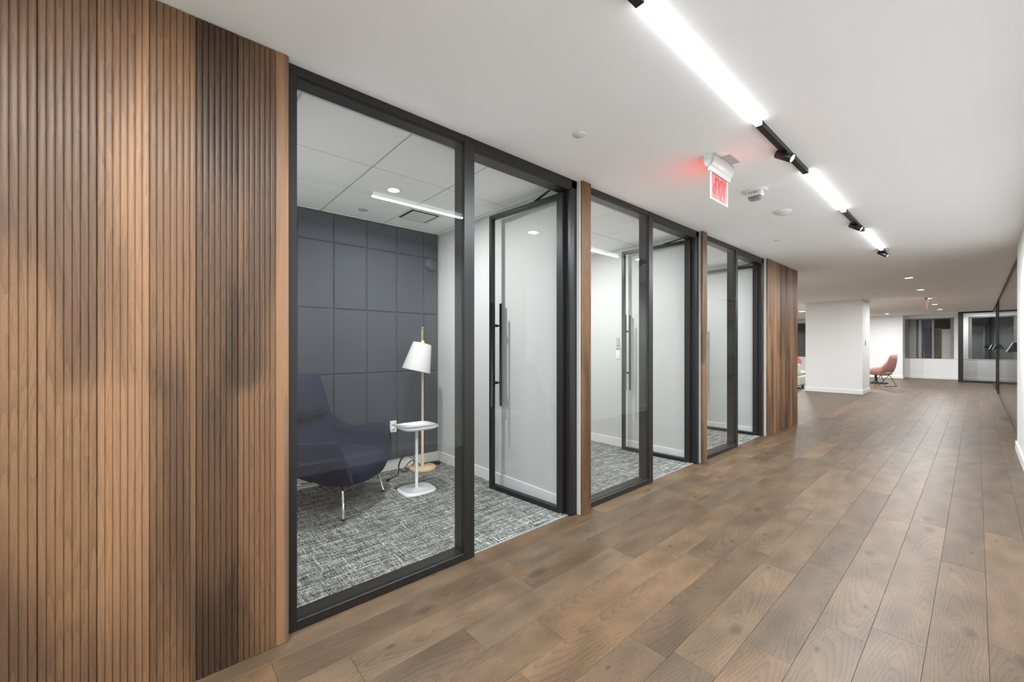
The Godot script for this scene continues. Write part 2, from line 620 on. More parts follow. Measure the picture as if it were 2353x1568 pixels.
func build_floor() -> void:
	var f := thing("floor", "brown oak plank floor running down the corridor into the lobby", "floor", Vector3.ZERO, "", "structure")
	part("underlay", boxm(Vector3(-9.2, -0.08, -25.0), Vector3(4.2, -0.0035, 4.4)), M.underlay, f)
	# joints seen in the photograph, by row
	var seen := {0: [-3.67], 1: [-4.35, -5.445, -7.82], 2: [-2.40], 3: [-3.017], 4: [-2.81], 5: [-1.637], 6: [-2.572], 7: [-1.39], 8: [-1.086, -3.43], 9: [-0.621, -1.56], 10: [-0.361], 11: [-1.45]}
	var far := begin()
	for row in range(-2, 12):
		var x1 := 0.035 - 0.181 * row
		var x0 := x1 - 0.181
		if x0 > XR + 0.06: continue
		if row == 11: x0 = -2.122
		var cuts: Array = seen.get(row, [-2.0 - rng.randf()]).duplicate()
		var z: float = cuts[0]
		while z < 1.0:
			z += rng.randf_range(0.9, 1.9)
			cuts.push_front(z)
		z = cuts[-1]
		while z > -17.0:
			z -= rng.randf_range(0.8, 1.9)
			cuts.append(z)
		# no piece longer than the picture
		var i := 0
		while i < cuts.size() - 1:
			if cuts[i] - cuts[i + 1] > 1.94:
				cuts.insert(i + 1, (cuts[i] + cuts[i + 1]) / 2)
			i += 1
		for n in cuts.size() - 1:
			plank(f, x0, minf(x1, 0.44), cuts[n + 1], cuts[n])
		lobby_rows(far, x0, minf(x1, 0.44), cuts[-1], ZFAR)
		lobby_rows(far, x0, minf(x1, 0.44), 4.1, cuts[0])
	var row2 := 12
	while true:
		var x1 := 0.035 - 0.181 * row2
		if row2 == 12: x1 = -2.122
		if x1 < -9.0: break
		lobby_rows(far, x1 - 0.181 if row2 > 12 else 0.035 - 0.181 * 13, x1, ZEND + 0.3, ZFAR)
		row2 += 1
	far.generate_normals()
	far.generate_tangents()
	var o := part("far_planks", far, plank_mats[4], f)
	o.set_meta("kind", "stuff")

# planks too far off (or too many) to be pieces of their own: still separate boards, joined into one mesh
func lobby_rows(st: SurfaceTool, x0: float, x1: float, za: float, zb: float) -> void:
	if za < zb:
		var s := za; za = zb; zb = s
	var z := za
	while z > zb + 0.01:
		var e := maxf(zb, z - rng.randf_range(0.9, 1.9))
		var u0 := rng.randf() * 0.05
		var v0 := (rng.randi() % 4) * 0.25 + 0.004
		var l := (z - e) / 2.0
		var q := [Vector3(x0 + 0.001, 0, e + 0.001), Vector3(x1 - 0.001, 0, e + 0.001), Vector3(x1 - 0.001, 0, z - 0.001), Vector3(x0 + 0.001, 0, z - 0.001)]
		var w := [Vector2(u0, v0), Vector2(u0, v0 + 0.24), Vector2(u0 + l, v0 + 0.24), Vector2(u0 + l, v0)]
		for k in [0, 1, 2, 0, 2, 3]:
			st.set_uv(w[k])
			st.add_vertex(q[k])
		z = e

# ------------------------------------------------------------------ booth fronts and doors
const NTH := ["first", "second", "third"]

func build_booths() -> void:
	for k in 3:
		var o := -BAY * k
		var f := thing("window", "black-framed fixed glass front of the %s booth" % NTH[k], "glass partition", Vector3.ZERO, "", "structure")
		var x0 := XG - 0.045
		var st := begin()
		part("head_rail", boxm(Vector3(x0, 2.600, -0.430 + o - 1.003), Vector3(XF, H, -0.430 + o), 0.002), M.black_frame, f)
		part("bottom_rail", boxm(Vector3(x0, 0, -1.434 + o), Vector3(XF, 0.046, -0.490 + o), 0.002), M.black_frame, f)
		part("jamb", boxm(Vector3(x0, 0, -0.492 + o), Vector3(XF, 2.601, -0.430 + o), 0.002), M.black_frame, f)
		st = begin()
		box(st, Vector3(x0, 0, -1.511 + o), Vector3(XF, H, -1.4335 + o), 0.002)
		box(st, Vector3(XF - 0.002, 0, -1.496 + o), Vector3(XF + 0.0015, H, -1.4345 + o), 0.001)
		part("mullion", done(st), M.black_frame, f)
		# glazing bead: a shallow step behind the face, with a shadow gap
		st = begin()
		box(st, Vector3(x0 + 0.01, 2.592, -1.433 + o), Vector3(XF - 0.019, 2.6, -0.492 + o))
		box(st, Vector3(x0 + 0.01, 0.046, -1.433 + o), Vector3(XF - 0.019, 0.050, -0.492 + o))
		box(st, Vector3(x0 + 0.01, 0.05, -1.434 + o), Vector3(XF - 0.019, 2.594, -1.428 + o))
		part("glazing_bead", done(st), M.black_frame, f)
		part("pane", boxm(Vector3(XF - 0.017, 0.048, -1.431 + o), Vector3(XF - 0.007, 2.598, -0.494 + o)), M.clear_glass, f)
		# door opening
		st = begin()
		box(st, Vector3(x0, 2.578, -2.511 + o), Vector3(XF, H, -1.511 + o), 0.002)
		box(st, Vector3(x0, 2.560, -2.435 + o), Vector3(XF - 0.003, 2.579, -1.510 + o), 0.0015)
		part("door_header", done(st), M.black_frame, f)
		st = begin()
		box(st, Vector3(x0, 0, -2.511 + o), Vector3(XF, H - 0.002, -2.450 + o), 0.003)
		box(st, Vector3(x0 + 0.05, 0, -2.452 + o), Vector3(XF - 0.003, 2.562, -2.434 + o), 0.002)
		part("door_jamb", done(st), M.black_frame, f)
		part("hinge_seal", boxm(Vector3(x0, 0.0, -2.470 + o), Vector3(x0 + 0.05, 2.56, -2.448 + o)), M.dark_seal, f)
		door(k, o)

func door(k: int, o: float) -> void:
	var d := thing("door", "black-framed glass door of the %s booth, standing open against its white side wall" % NTH[k], "door", Vector3(-2.150, 0, -2.425 + o), "", "structure")
	d.rotation.y = PI + deg_to_rad([4.0, 3.6, 3.4][k])
	var W := 0.862
	var y0 := 0.012
	var y1 := 2.552
	var t := 0.023
	var s := 0.036
	part("hinge_stile", boxm(Vector3(0.0, y0, -t), Vector3(0.058, y1, t), 0.002), M.black_frame, d)
	part("free_stile", boxm(Vector3(W - s, y0, -t), Vector3(W, y1, t), 0.002), M.black_frame, d)
	part("top_rail", boxm(Vector3(0.058, y1 - s, -t), Vector3(W - s, y1, t), 0.002), M.black_frame, d)
	part("bottom_rail", boxm(Vector3(0.058, y0, -t), Vector3(W - s, y0 + s, t), 0.002), M.black_frame, d)
	part("pane", boxm(Vector3(0.05, y0 + 0.02, -0.004), Vector3(W - 0.02, y1 - 0.02, 0.004)), M.clear_glass, d)
	# pair of pull bars on posts through the glass
	for sd in [-1.0, 1.0]:
		var h := begin(true)
		tube(h, [Vector3(W - 0.075, 0.775, sd * 0.056), Vector3(W - 0.075, 1.735, sd * 0.056)], 0.0125, 16)
		var b := part("pull_bar", done(h), M.black_metal, d)
		h = begin(true)
		for y in [0.995, 1.525]:
			tube(h, [Vector3(W - 0.075, y, sd * 0.005), Vector3(W - 0.075, y, sd * 0.05)], 0.008, 12)
			tube(h, [Vector3(W - 0.075, y, sd * 0.004), Vector3(W - 0.075, y, sd * 0.012)], 0.013, 14)
		part("post", done(h), M.black_metal, b)
	# overhead stay arm from the header to the door top
	var st := begin()
	var a := Vector3(0.30, y1 + 0.004, -0.004)
	var b2 := Vector3(0.076, 2.556, -0.098)
	var dir := (b2 - a).normalized()
	var t3 := Transform3D(Basis(dir, Vector3.UP, dir.cross(Vector3.UP)), a)
	box(st, Vector3(-0.015, -0.003, -0.011), Vector3((b2 - a).length() + 0.012, 0.006, 0.011), 0.001, t3)
	part("stay_arm", done(st), M.black_metal, d)
	st = begin(true)
	tube(st, [b2 + Vector3(0, -0.006, 0), b2 + Vector3(0, 0.008, 0)], 0.008, 14)
	part("pivot_screw", done(st), M.bright_steel, d)
	st = begin(true)
	tube(st, [Vector3(0.02, -0.001, -0.012), Vector3(0.02, y0 + 0.002, -0.012)], 0.012, 14)
	part("floor_pivot", done(st), M.grey_metal, d)

# ------------------------------------------------------------------ walnut cladding
func fluted_board(parent: Node3D, z1: float, width: float, flutes: int, pic: int, m: Material, y1 := H - 0.004, depth := 0.0045, expo := 5.0) -> void:
	# board whose far edge lies at z1 - width; flutes are shallow hollows divided by sharp ridges seen as rounded ribs
	var st := SurfaceTool.new()
	st.begin(Mesh.PRIMITIVE_TRIANGLES)
	st.set_smooth_group(-1)
	var prof := []      # (z, x, u)
	var g := 0.0007
	var steps := 8
	prof.append([z1 - g, XW - 0.022, 0.0])
	for f in flutes:
		for s in steps + (1 if f == flutes - 1 else 0):
			var c: float = [-1.0, -0.93, -0.82, -0.58, 0.0, 0.58, 0.82, 0.93, 1.0][s]
			var q := (c + 1.0) / 2.0
			var x := XW - depth * pow(absf(c), expo)
			var zz := z1 - g - (width - 2 * g) * (f + q) / flutes
			prof.append([zz, x, (f + q) / flutes])
	prof.append([z1 - width + g, XW - 0.022, 1.0])
	for i in prof.size() - 1:
		var a: Array = prof[i]
		var b: Array = prof[i + 1]
		var q := [Vector3(a[1], 0.002, a[0]), Vector3(b[1], 0.002, b[0]), Vector3(b[1], y1, b[0]), Vector3(a[1], y1, a[0])]
		var nrm := Vector3(-(b[0] - a[0]), 0, b[1] - a[1])
		if nrm.x < 0: nrm = -nrm
		if absf(nrm.x) < 1e-5: nrm = Vector3(0, 0, 1 if i == 0 else -1)
		var us := [(pic + lerpf(0.01, 0.99, a[2])) / 7.0, (pic + lerpf(0.01, 0.99, b[2])) / 7.0]
		var uvs := [Vector2(us[0], 1), Vector2(us[1], 1), Vector2(us[1], 0), Vector2(us[0], 0)]
		var order := [0, 1, 2, 0, 2, 3]
		if (q[1] - q[0]).cross(q[2] - q[0]).dot(nrm) > 0.0:
			order = [0, 2, 1, 0, 3, 2]
		for k in order:
			st.set_smooth_group(1 + (i - 1) / steps if i > 0 and i < prof.size() - 2 else -1)
			st.set_uv(uvs[k])
			st.add_vertex(q[k])
	# top edge
	for i in range(1, prof.size() - 1):
		var a: Array = prof[i]
		var b: Array = prof[mini(i + 1, prof.size() - 1)]
		st.set_smooth_group(-1)
		for v in [Vector3(a[1], y1, a[0]), Vector3(b[1], y1, b[0]), Vector3(XW - 0.022, y1, a[0])]:
			st.set_uv(Vector2((pic + 0.5) / 7.0, 0.0))
			st.add_vertex(v)
	st.generate_normals()
	part("board", st, m, parent)

func build_wood() -> void:
	var w := thing("trim", "large fluted walnut panel wall left of the first booth", "wood panelling", Vector3.ZERO, "", "structure")
	# boards named by their far edge along the wall
	var order := [2, 5, 4, 3, 2, 1, 0]    # picture of each board, from the booth backwards
	var z := -0.393
	fluted_board(w, z, 0.055, 1, 6, board_mats[1], H - 0.004, 0.007)
	for n in 24:
		fluted_board(w, z + 0.1385, 0.1385, 7, [5, 4, 3, 2, 1, 0, 6][n % 7], board_mats[[0, 2, 0, 1, 0, 0, 1][n % 7]])
		z += 0.1385
	# narrow fluted strips between the booths
	for k in 2:
		var t := thing("trim", ["narrow fluted walnut strip between the first and second booths", "narrow walnut strip between the second and third booths"][k], "wood panelling", Vector3.ZERO, "", "structure")
		var z1 := [-2.521, -4.655][k] as float
		fluted_board(t, z1, 0.117, 5, [3, 5][k], board_mats[[0, 1][k]], H - 0.004, 0.013 if k == 0 else 0.003, 1.7)
	var e := thing("trim", "walnut panel wall beyond the third booth, ending at the lobby corner", "wood panelling", Vector3.ZERO, "", "structure")
	z = -6.828
	for n in 11:
		var wd := 0.1385 if n < 10 else -(ZEND) + z
		fluted_board(e, z, wd, 7, [0, 3, 6, 2, 5, 1, 4, 3, 6, 0, 2][n], board_mats[[1, 0, 1, 0, 2, 0, 1, 0, 1, 1, 0][n]])
		z -= 0.1385
	part("corner_post", boxm(Vector3(XW - 0.4, 0.002, ZEND - 0.006), Vector3(XW - 0.004, H - 0.004, ZEND + 0.01), 0.002), M.walnut_0, e)

# ------------------------------------------------------------------ track lighting
func build_track() -> void:
	var t := thing("track_light", "long slim ceiling track with glowing white bars and black sections", "track light")
	var x0 := -0.852
	var x1 := -0.816
	var edges := [3.4]
	for s in STRIPS:
		edges.append(s[0]); edges.append(s[1])
	edges.append(-7.58)
	for i in edges.size() / 2:
		part("rail", boxm(Vector3(x0, H - 0.03, edges[2 * i + 1]), Vector3(x1, H, edges[2 * i]), 0.0015), M.black_metal, t)
	for s in STRIPS:
		part("light_bar", boxm(Vector3(x0 + 0.001, H - 0.029, s[1]), Vector3(x1 - 0.001, H, s[0]), 0.003), M.strip_glow, t)
	var zs := [1.4, -0.82, -3.13, -5.54, -7.44]
	var lab := ["black track spotlight behind the viewpoint", "black track spotlight before the first glowing bar", "largest black cylinder spotlight on the track, beside the exit sign", "black cylinder spotlight between the two farther glowing bars", "small black cylinder spotlight at the far end of the track"]
	for k in 5:
		var dir := Vector3(0.80, -0.58, 0.12).normalized()
		var at := Vector3(-0.834, H - 0.052, zs[k])
		var o := thing("track_spotlight", lab[k], "spotlight", at, "")
		var fr := Transform3D(Basis(Quaternion(Vector3.DOWN, dir)), Vector3.ZERO)
		var st := begin(true)
		lathe(st, [[0.0, 0.062], [0.024, 0.062], [0.0275, 0.058], [0.0275, -0.056], [0.0255, -0.058], [0.0245, -0.054], [0.0245, -0.048]], fr, 28)
		part("housing", done(st), M.black_metal, o)
		st = begin()
		disc(st, fr * Vector3(0, -0.050, 0), dir, 0.0245)
		part("lens", done(st), M.spot_glow, o)
		st = begin()
		box(st, Vector3(-0.013, 0.0, -0.02), Vector3(0.013, 0.026, 0.02), 0.002)
		part("adapter", done(st), M.black_metal, o)
		var l := SpotLight3D.new()
		l.name = "spotlight"
		l.light_energy = 1.3
		l.spot_angle = 26.0
		l.spot_angle_attenuation = 0.8
		l.spot_range = 20.0
		l.spot_attenuation = 2.0
		l.light_size = 0.02
		l.light_color = Color(1, 0.98, 0.95)
		l.shadow_enabled = true
		o.add_child(l)
		l.position = fr * Vector3(0, -0.056, 0)
		l.basis = Basis.looking_at(dir, Vector3.UP)

# ------------------------------------------------------------------ things on the corridor ceiling
func downlight(at: Vector3, label: String, e: float, r := 0.048, group := "") -> Node3D:
	var o := thing("recessed_downlight", label, "downlight", at, group)
	var st := begin(true)
	lathe(st, [[r, 0.0], [r + 0.001, -0.002], [r + 0.011, -0.003], [r + 0.014, 0.0]], Transform3D.IDENTITY, 32)
	part("trim_ring", done(st), M.white_plastic, o)
	st = begin()
	disc(st, Vector3(0, -0.0012, 0), Vector3.DOWN, r)
	part("lens", done(st), M.lamp_glow, o)
	var l := AreaLight3D.new()
	l.name = "downlight"
	l.light_energy = e
	l.area_size = Vector2(r * 1.7, r * 1.7)
	l.light_color = Color(0.98, 0.99, 1.0)
	l.shadow_enabled = true
	o.add_child(l)
	l.position = Vector3(0, -0.006, 0)
	l.rotation = Vector3(-PI / 2, 0, 0)
	return o

func exit_sign(at: Vector3, label: String, red: float) -> void:
	var o := thing("exit_sign", label, "exit sign", at)
	var L := 0.345
	# housing: half-round bar hung under the ceiling, along z
	var st := begin(true)
	var pts := []
	for k in 13:
		var a := PI * k / 12.0
		pts.append(Vector2(cos(a) * 0.034, -0.034 - sin(a) * 0.052))
	pts.push_front(Vector2(0.034, 0.0))
	pts.append(Vector2(-0.034, 0.0))
	var rows := []
	for z in [L / 2, -L / 2]:
		var r := []
		for p in pts: r.append(Vector3(p.x, p.y, z))
		rows.append(r)
	sheet(st, rows, false, true)
	for e in 2:
		for k in range(1, pts.size() - 1):
			tri(st, rows[e][0], rows[e][k], rows[e][k + 1], Vector3(0, 0, 1 - 2 * e))
	part("housing", done(st), M.white_plastic, o)
	part("mount_plate", boxm(Vector3(-0.03, -0.006, -0.115), Vector3(0.095, 0.0, 0.055), 0.002), M.grey_plastic, o)
	st = begin()
	box(st, Vector3(-0.012, -0.112, -L / 2 + 0.005), Vector3(0.016, -0.080, L / 2 - 0.005), 0.006)
	part("lamp_bar", done(st), M.white_plastic, o)
	var y0 := -0.292
	var y1 := -0.112
	var hz := 0.137
	part("pane", boxm(Vector3(-0.003, y0, -hz), Vector3(0.003, y1, hz)), M.exit_pane, o)
	st = begin()
	box(st, Vector3(-0.004, y0 - 0.004, -hz), Vector3(0.004, y0 + 0.003, hz), 0.001)
	box(st, Vector3(-0.004, y0, hz - 0.003), Vector3(0.004, y1, hz + 0.004), 0.001)
	box(st, Vector3(-0.004, y0, -hz - 0.004), Vector3(0.004, y1, -hz + 0.003), 0.001)
	part("pane_edge", done(st), M.exit_edge, o)
	var tm := TextMesh.new()
	tm.text = "‹EXIT"
	var f := SystemFont.new()
	f.font_names = PackedStringArray(["Droid Sans"])
	tm.font = f
	tm.font_size = 64
	tm.pixel_size = 0.0021
	tm.depth = 0.002
	for sd in [1.0]:
		var tx := meshpart("lettering", tm, M.exit_red, o, Vector3(0.0045, (y0 + y1) / 2 - 0.004, 0.0))
		tx.rotation.y = PI / 2
		tx.scale = Vector3(0.74, 1.42, 1.0)
	for sd in [-1.0, 1.0]:
		var l := AreaLight3D.new()
		l.name = "exit_glow"
		l.area_size = Vector2(0.24, 0.14)
		l.light_energy = red if sd < 0 else red * 0.3
		l.light_color = Color(1.0, 0.10, 0.12)
		l.shadow_enabled = true
		o.add_child(l, true)
		l.position = Vector3(sd * 0.006, (y0 + y1) / 2, 0)
		l.rotation.y = -sd * PI / 2 if sd > 0 else PI / 2

func build_ceiling_things() -> void:
	exit_sign(Vector3(-1.2, H, -2.998), "larger red exit sign on a clear pane hanging from the ceiling near the track", 0.075)
	exit_sign(Vector3(-0.87, H, -15.5), "small distant red exit sign hanging above the lobby floor", 0.03)
	# fire strobe
	var o := thing("fire_alarm", "white round ceiling alarm with a clear strobe and the word FIRE", "fire alarm", Vector3(-1.225, H, -3.79))
	var st := begin(true)
	lathe(st, [[0.0, 0.0], [0.088, 0.0], [0.090, -0.006], [0.086, -0.014], [0.075, -0.018], [0.0, -0.019]], Transform3D.IDENTITY, 40)
	part("base", done(st), M.white_plastic, o)
	var tb := Transform3D(Basis.IDENTITY, Vector3(0.005, 0, 0.025))
	st = begin()
	box(st, Vector3(-0.058, -0.058, -0.036), Vector3(0.058, -0.012, 0.036), 0.006, tb)
	part("body", done(st), M.white_plastic, o)
	st = begin(true)
	stack(st, superellipse(0.052, 0.032, 3.2, 28), [[1.0, -0.057], [0.98, -0.070], [0.86, -0.084], [0.62, -0.092], [0.2, -0.094]], tb)
	part("strobe_lens", done(st), M.strobe_lens, o)
	st = begin()
	for q in [[-0.03, 0.006, 0.012], [-0.012, -0.006, 0.016], [0.008, 0.004, 0.010], [0.028, -0.004, 0.014]]:
		box(st, Vector3(q[0] - 0.006, -0.059 - q[2], q[1] - 0.008), Vector3(q[0] + 0.006, -0.058, q[1] + 0.008), 0.002, tb)
	part("reflector", done(st), M.grey_metal, o)
	var tm := TextMesh.new()
	tm.text = "F I R E"
	var f := SystemFont.new()
	f.font_names = PackedStringArray(["Droid Sans"])
	f.font_weight = 700
	tm.font = f
	tm.font_size = 32
	tm.pixel_size = 0.00075
	tm.depth = 0.001
	var tx := meshpart("lettering", tm, M.print_dark, o, tb * Vector3(-0.004, -0.033, 0.0364))
	# smoke detector
	o = thing("smoke_detector", "low white dome detector on the ceiling beyond the fire alarm", "smoke detector", Vector3(-1.238, H, -4.565))
	st = begin(true)
	lathe(st, [[0.0, 0.0], [0.072, 0.0], [0.074, -0.008], [0.068, -0.016], [0.052, -0.024], [0.045, -0.032], [0.03, -0.038], [0.0, -0.040]], Transform3D.IDENTITY, 40)
	part("cover", done(st), M.white_plastic, o)
	st = begin(true)
	lathe(st, [[0.053, -0.0225], [0.055, -0.0235], [0.051, -0.026]], Transform3D.IDENTITY, 40)
	part("vent_slot", done(st), M.grey_plastic, o)
	# concealed sprinkler plates
	var zs := [-1.965, -5.74, -9.28, -13.4, -17.7]
	var lb := ["round white cover plate on the ceiling above the first booth's door", "round white cover plate on the ceiling above the third booth", "round white cover plate just past the end of the walnut wall", "small round cover plate above the white lobby column", "smallest round cover plate, deep in the lobby ceiling"]
	for k in 5:
		st = begin(true)
		lathe(st, [[0.0, 0.0], [0.037, -0.001], [0.0375, -0.006], [0.036, -0.0075], [0.0, -0.008]], Transform3D(Basis.IDENTITY, Vector3(-1.615, H, zs[k])), 32)
		solo("sprinkler_cover", done(st), M.white_plastic, lb[k], "sprinkler cover")
	# lobby downlights
	var dz := [-10.81, -13.28, -15.78, -18.17, -20.73]
	var dl := ["nearest lobby downlight, just right of the far end of the track", "second lobby downlight in the row past the track", "third lobby downlight, close behind the distant exit sign", "fourth lobby downlight in the row towards the windows", "last lobby downlight in the row before the far windows"]
	for k in 5:
		downlight(Vector3(-0.85, H, dz[k]), dl[k], E_DOWN, 0.055)
	downlight(Vector3(-2.35, H, -21.9), "downlight in front of the white pier behind the pink chair", E_DOWN * 0.8, 0.055)
	downlight(Vector3(-4.27, H, -18.1), "round ceiling light glimpsed between the walnut wall and the white column", E_DOWN * 1.3, 0.10)
	downlight(Vector3(0.25, H, -23.5), "added downlight brightening the small end office behind the black-framed glass", E_DOWN * 0.5, 0.055)  # lamp added to brighten the otherwise dark end office
	var fill_lights := [[-3.6, -10.6], [-5.6, -12.0], [-7.4, -11.0], [-6.4, -15.0], [-6.4, -19.0], [-4.2, -20.4], [-3.2, -17.4]]  # unseen lamps added to raise the bounced light in the lobby
	for q in fill_lights:
		downlight(Vector3(q[0], H, q[1]), "added lobby fill light, unseen beyond the walnut wall end", E_DOWN * 1.75, 0.055, "added lobby fill lights out of sight")

# ------------------------------------------------------------------ booth contents
func build_booth_things() -> void:
	for k in 3:
		downlight(Vector3(-3.19, HB, -1.48 - BAY * k), ["round downlight in the tile ceiling above the navy chair", "round downlight in the second booth's tile ceiling", "round downlight in the third booth's tile ceiling"][k], E_BOOTH, 0.045)
	var st := begin(true)
	lathe(st, [[0.0, 0.0], [0.045, -0.001], [0.046, -0.004], [0.042, -0.006], [0.0, -0.0065]], Transform3D(Basis.IDENTITY, Vector3(-3.834, HB, -1.474)), 32)
	solo("ceiling_speaker", done(st), M.grey_plastic, "small grey disc set in a booth ceiling tile", "ceiling disc")
	# air diffuser: square plaque in a slot
	var d := thing("air_vent", "square white plaque air diffuser set in the booth's tile ceiling", "air vent", Vector3(-3.66, HB, -1.965))
	st = begin()
	for sd in [-1.0, 1.0]:
		box(st, Vector3(-0.175, -0.004, sd * 0.163 - 0.012), Vector3(0.175, 0.003, sd * 0.163 + 0.012), 0.001)
		box(st, Vector3(sd * 0.163 - 0.012, -0.004, -0.151), Vector3(sd * 0.163 + 0.012, 0.003, 0.151), 0.001)
	part("frame", done(st), M.white_plastic, d)
	part("slot", boxm(Vector3(-0.152, -0.0008, -0.152), Vector3(0.152, 0.001, 0.152)), M.dark_seal, d)
	part("plaque", boxm(Vector3(-0.125, -0.010, -0.125), Vector3(0.125, -0.004, 0.125), 0.002), M.white_plastic, d)
	# acoustic panel of felt tiles
	var a := thing("acoustic_panel", "blue-grey felt acoustic wall of square tiles behind the navy chair", "acoustic panel", Vector3.ZERO)
	part("backing", boxm(Vector3(XB + 0.001, 0.122, -2.462), Vector3(XB + 0.014, HB - 0.002, -0.44)), M.blue_felt, a)
	var zs := [-2.462, -2.273, -1.948, -1.621, -1.294, -0.967, -0.640, -0.44]
	var ys := [0.122, 0.415, 1.058, 1.70, 2.345, HB - 0.003]
	for i in 7:
		for j in 5:
			part("tile", boxm(Vector3(XB + 0.012, ys[j] + 0.003, zs[i] + 0.003), Vector3(XB + 0.03, ys[j + 1] - 0.003, zs[i + 1] - 0.003), 0.008), M.blue_felt, a)
	# outlet
	var o := thing("power_outlet", "white wall outlet on the acoustic panel beside the side table", "outlet", Vector3(XB + 0.031, 0.475, -1.905))
	part("plate", boxm(Vector3(0, -0.062, -0.038), Vector3(0.007, 0.062, 0.038), 0.003), M.white_plastic, o)
	st = begin(true)
	for y in [-0.024, 0.026]:
		lathe(st, [[0.0, 0.010], [0.019, 0.010], [0.0195, 0.006]], Transform3D(Basis(Vector3.FORWARD, PI / 2), Vector3(0, y, 0)), 24)
	part("socket", done(st), M.trim_paint, o)
	for y in [-0.024, 0.026]:
		for dz in [-0.007, 0.007]:
			part("slot", boxm(Vector3(0.0101, y - 0.001, dz - 0.0015), Vector3(0.0108, y + 0.009, dz + 0.0015)), M.dark_seal, o)
		part("slot", boxm(Vector3(0.0101, y - 0.011, -0.003), Vector3(0.0108, y - 0.006, 0.003)), M.dark_seal, o)
	# dark dome standing in for a sensor's cast shadow, high up by the corner
	o = thing("shadow_dome", "dark round dome standing in for a shadow high on the acoustic panel by the corner", "shadow stand-in", Vector3(XB + 0.031, 2.27, -2.36))
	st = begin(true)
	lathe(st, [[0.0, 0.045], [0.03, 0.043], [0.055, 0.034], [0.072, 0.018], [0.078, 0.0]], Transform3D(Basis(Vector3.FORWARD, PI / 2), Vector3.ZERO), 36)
	part("dome", done(st), mat("shadow_grey", Color(0.25, 0.255, 0.28), 0.6), o)
	side_table()
	floor_lamp()
	lounge_chair()
	# second booth: thermostat over a dimmer plate on its side wall
	o = thing("thermostat", "small grey slider control above the switch plate in the second booth", "wall control", Vector3(-3.150, 1.400, -4.634))
	part("body", boxm(Vector3(-0.022, -0.055, 0), Vector3(0.022, 0.055, 0.012), 0.003), M.grey_plastic, o)
	part("base", boxm(Vector3(-0.034, -0.10, 0), Vector3(0.034, -0.068, 0.010), 0.003), M.grey_plastic, o)
	o = thing("light_switch", "white switch plate under the slider control in the second booth", "light switch", Vector3(-3.150, 1.225, -4.634))
	part("plate", boxm(Vector3(-0.038, -0.062, 0), Vector3(0.038, 0.062, 0.006), 0.003), M.white_plastic, o)
	part("rocker", boxm(Vector3(-0.016, -0.034, 0.004), Vector3(0.016, 0.034, 0.010), 0.002), M.trim_paint, o)

func side_table() -> void:
	var o := thing("side_table", "small white pedestal side table with a rounded square top", "side table", Vector3(-3.405, 0.004, -1.803))
	var t := Transform3D(Basis(Vector3.UP, deg_to_rad(-2.0)), Vector3.ZERO)
	var st := begin(true)
	stack(st, superellipse(0.158, 0.178, 4.2, 56), [[0.985, 0.604], [1.0, 0.600], [0.99, 0.594], [0.90, 0.578], [0.86, 0.575]], t)
	part("tabletop", done(st), M.white_powder, o)
	st = begin(true)
	tube(st, [Vector3(0, 0.02, 0), Vector3(0, 0.578, 0)], 0.0145, 20)
	part("stem", done(st), M.white_powder, o)
	st = begin(true)
	stack(st, superellipse(0.140, 0.160, 3.6, 56), [[0.10, 0.034], [0.14, 0.026], [0.90, 0.020], [0.98, 0.017], [1.0, 0.010], [0.99, 0.0]], t)
	part("base", done(st), M.white_powder, o)

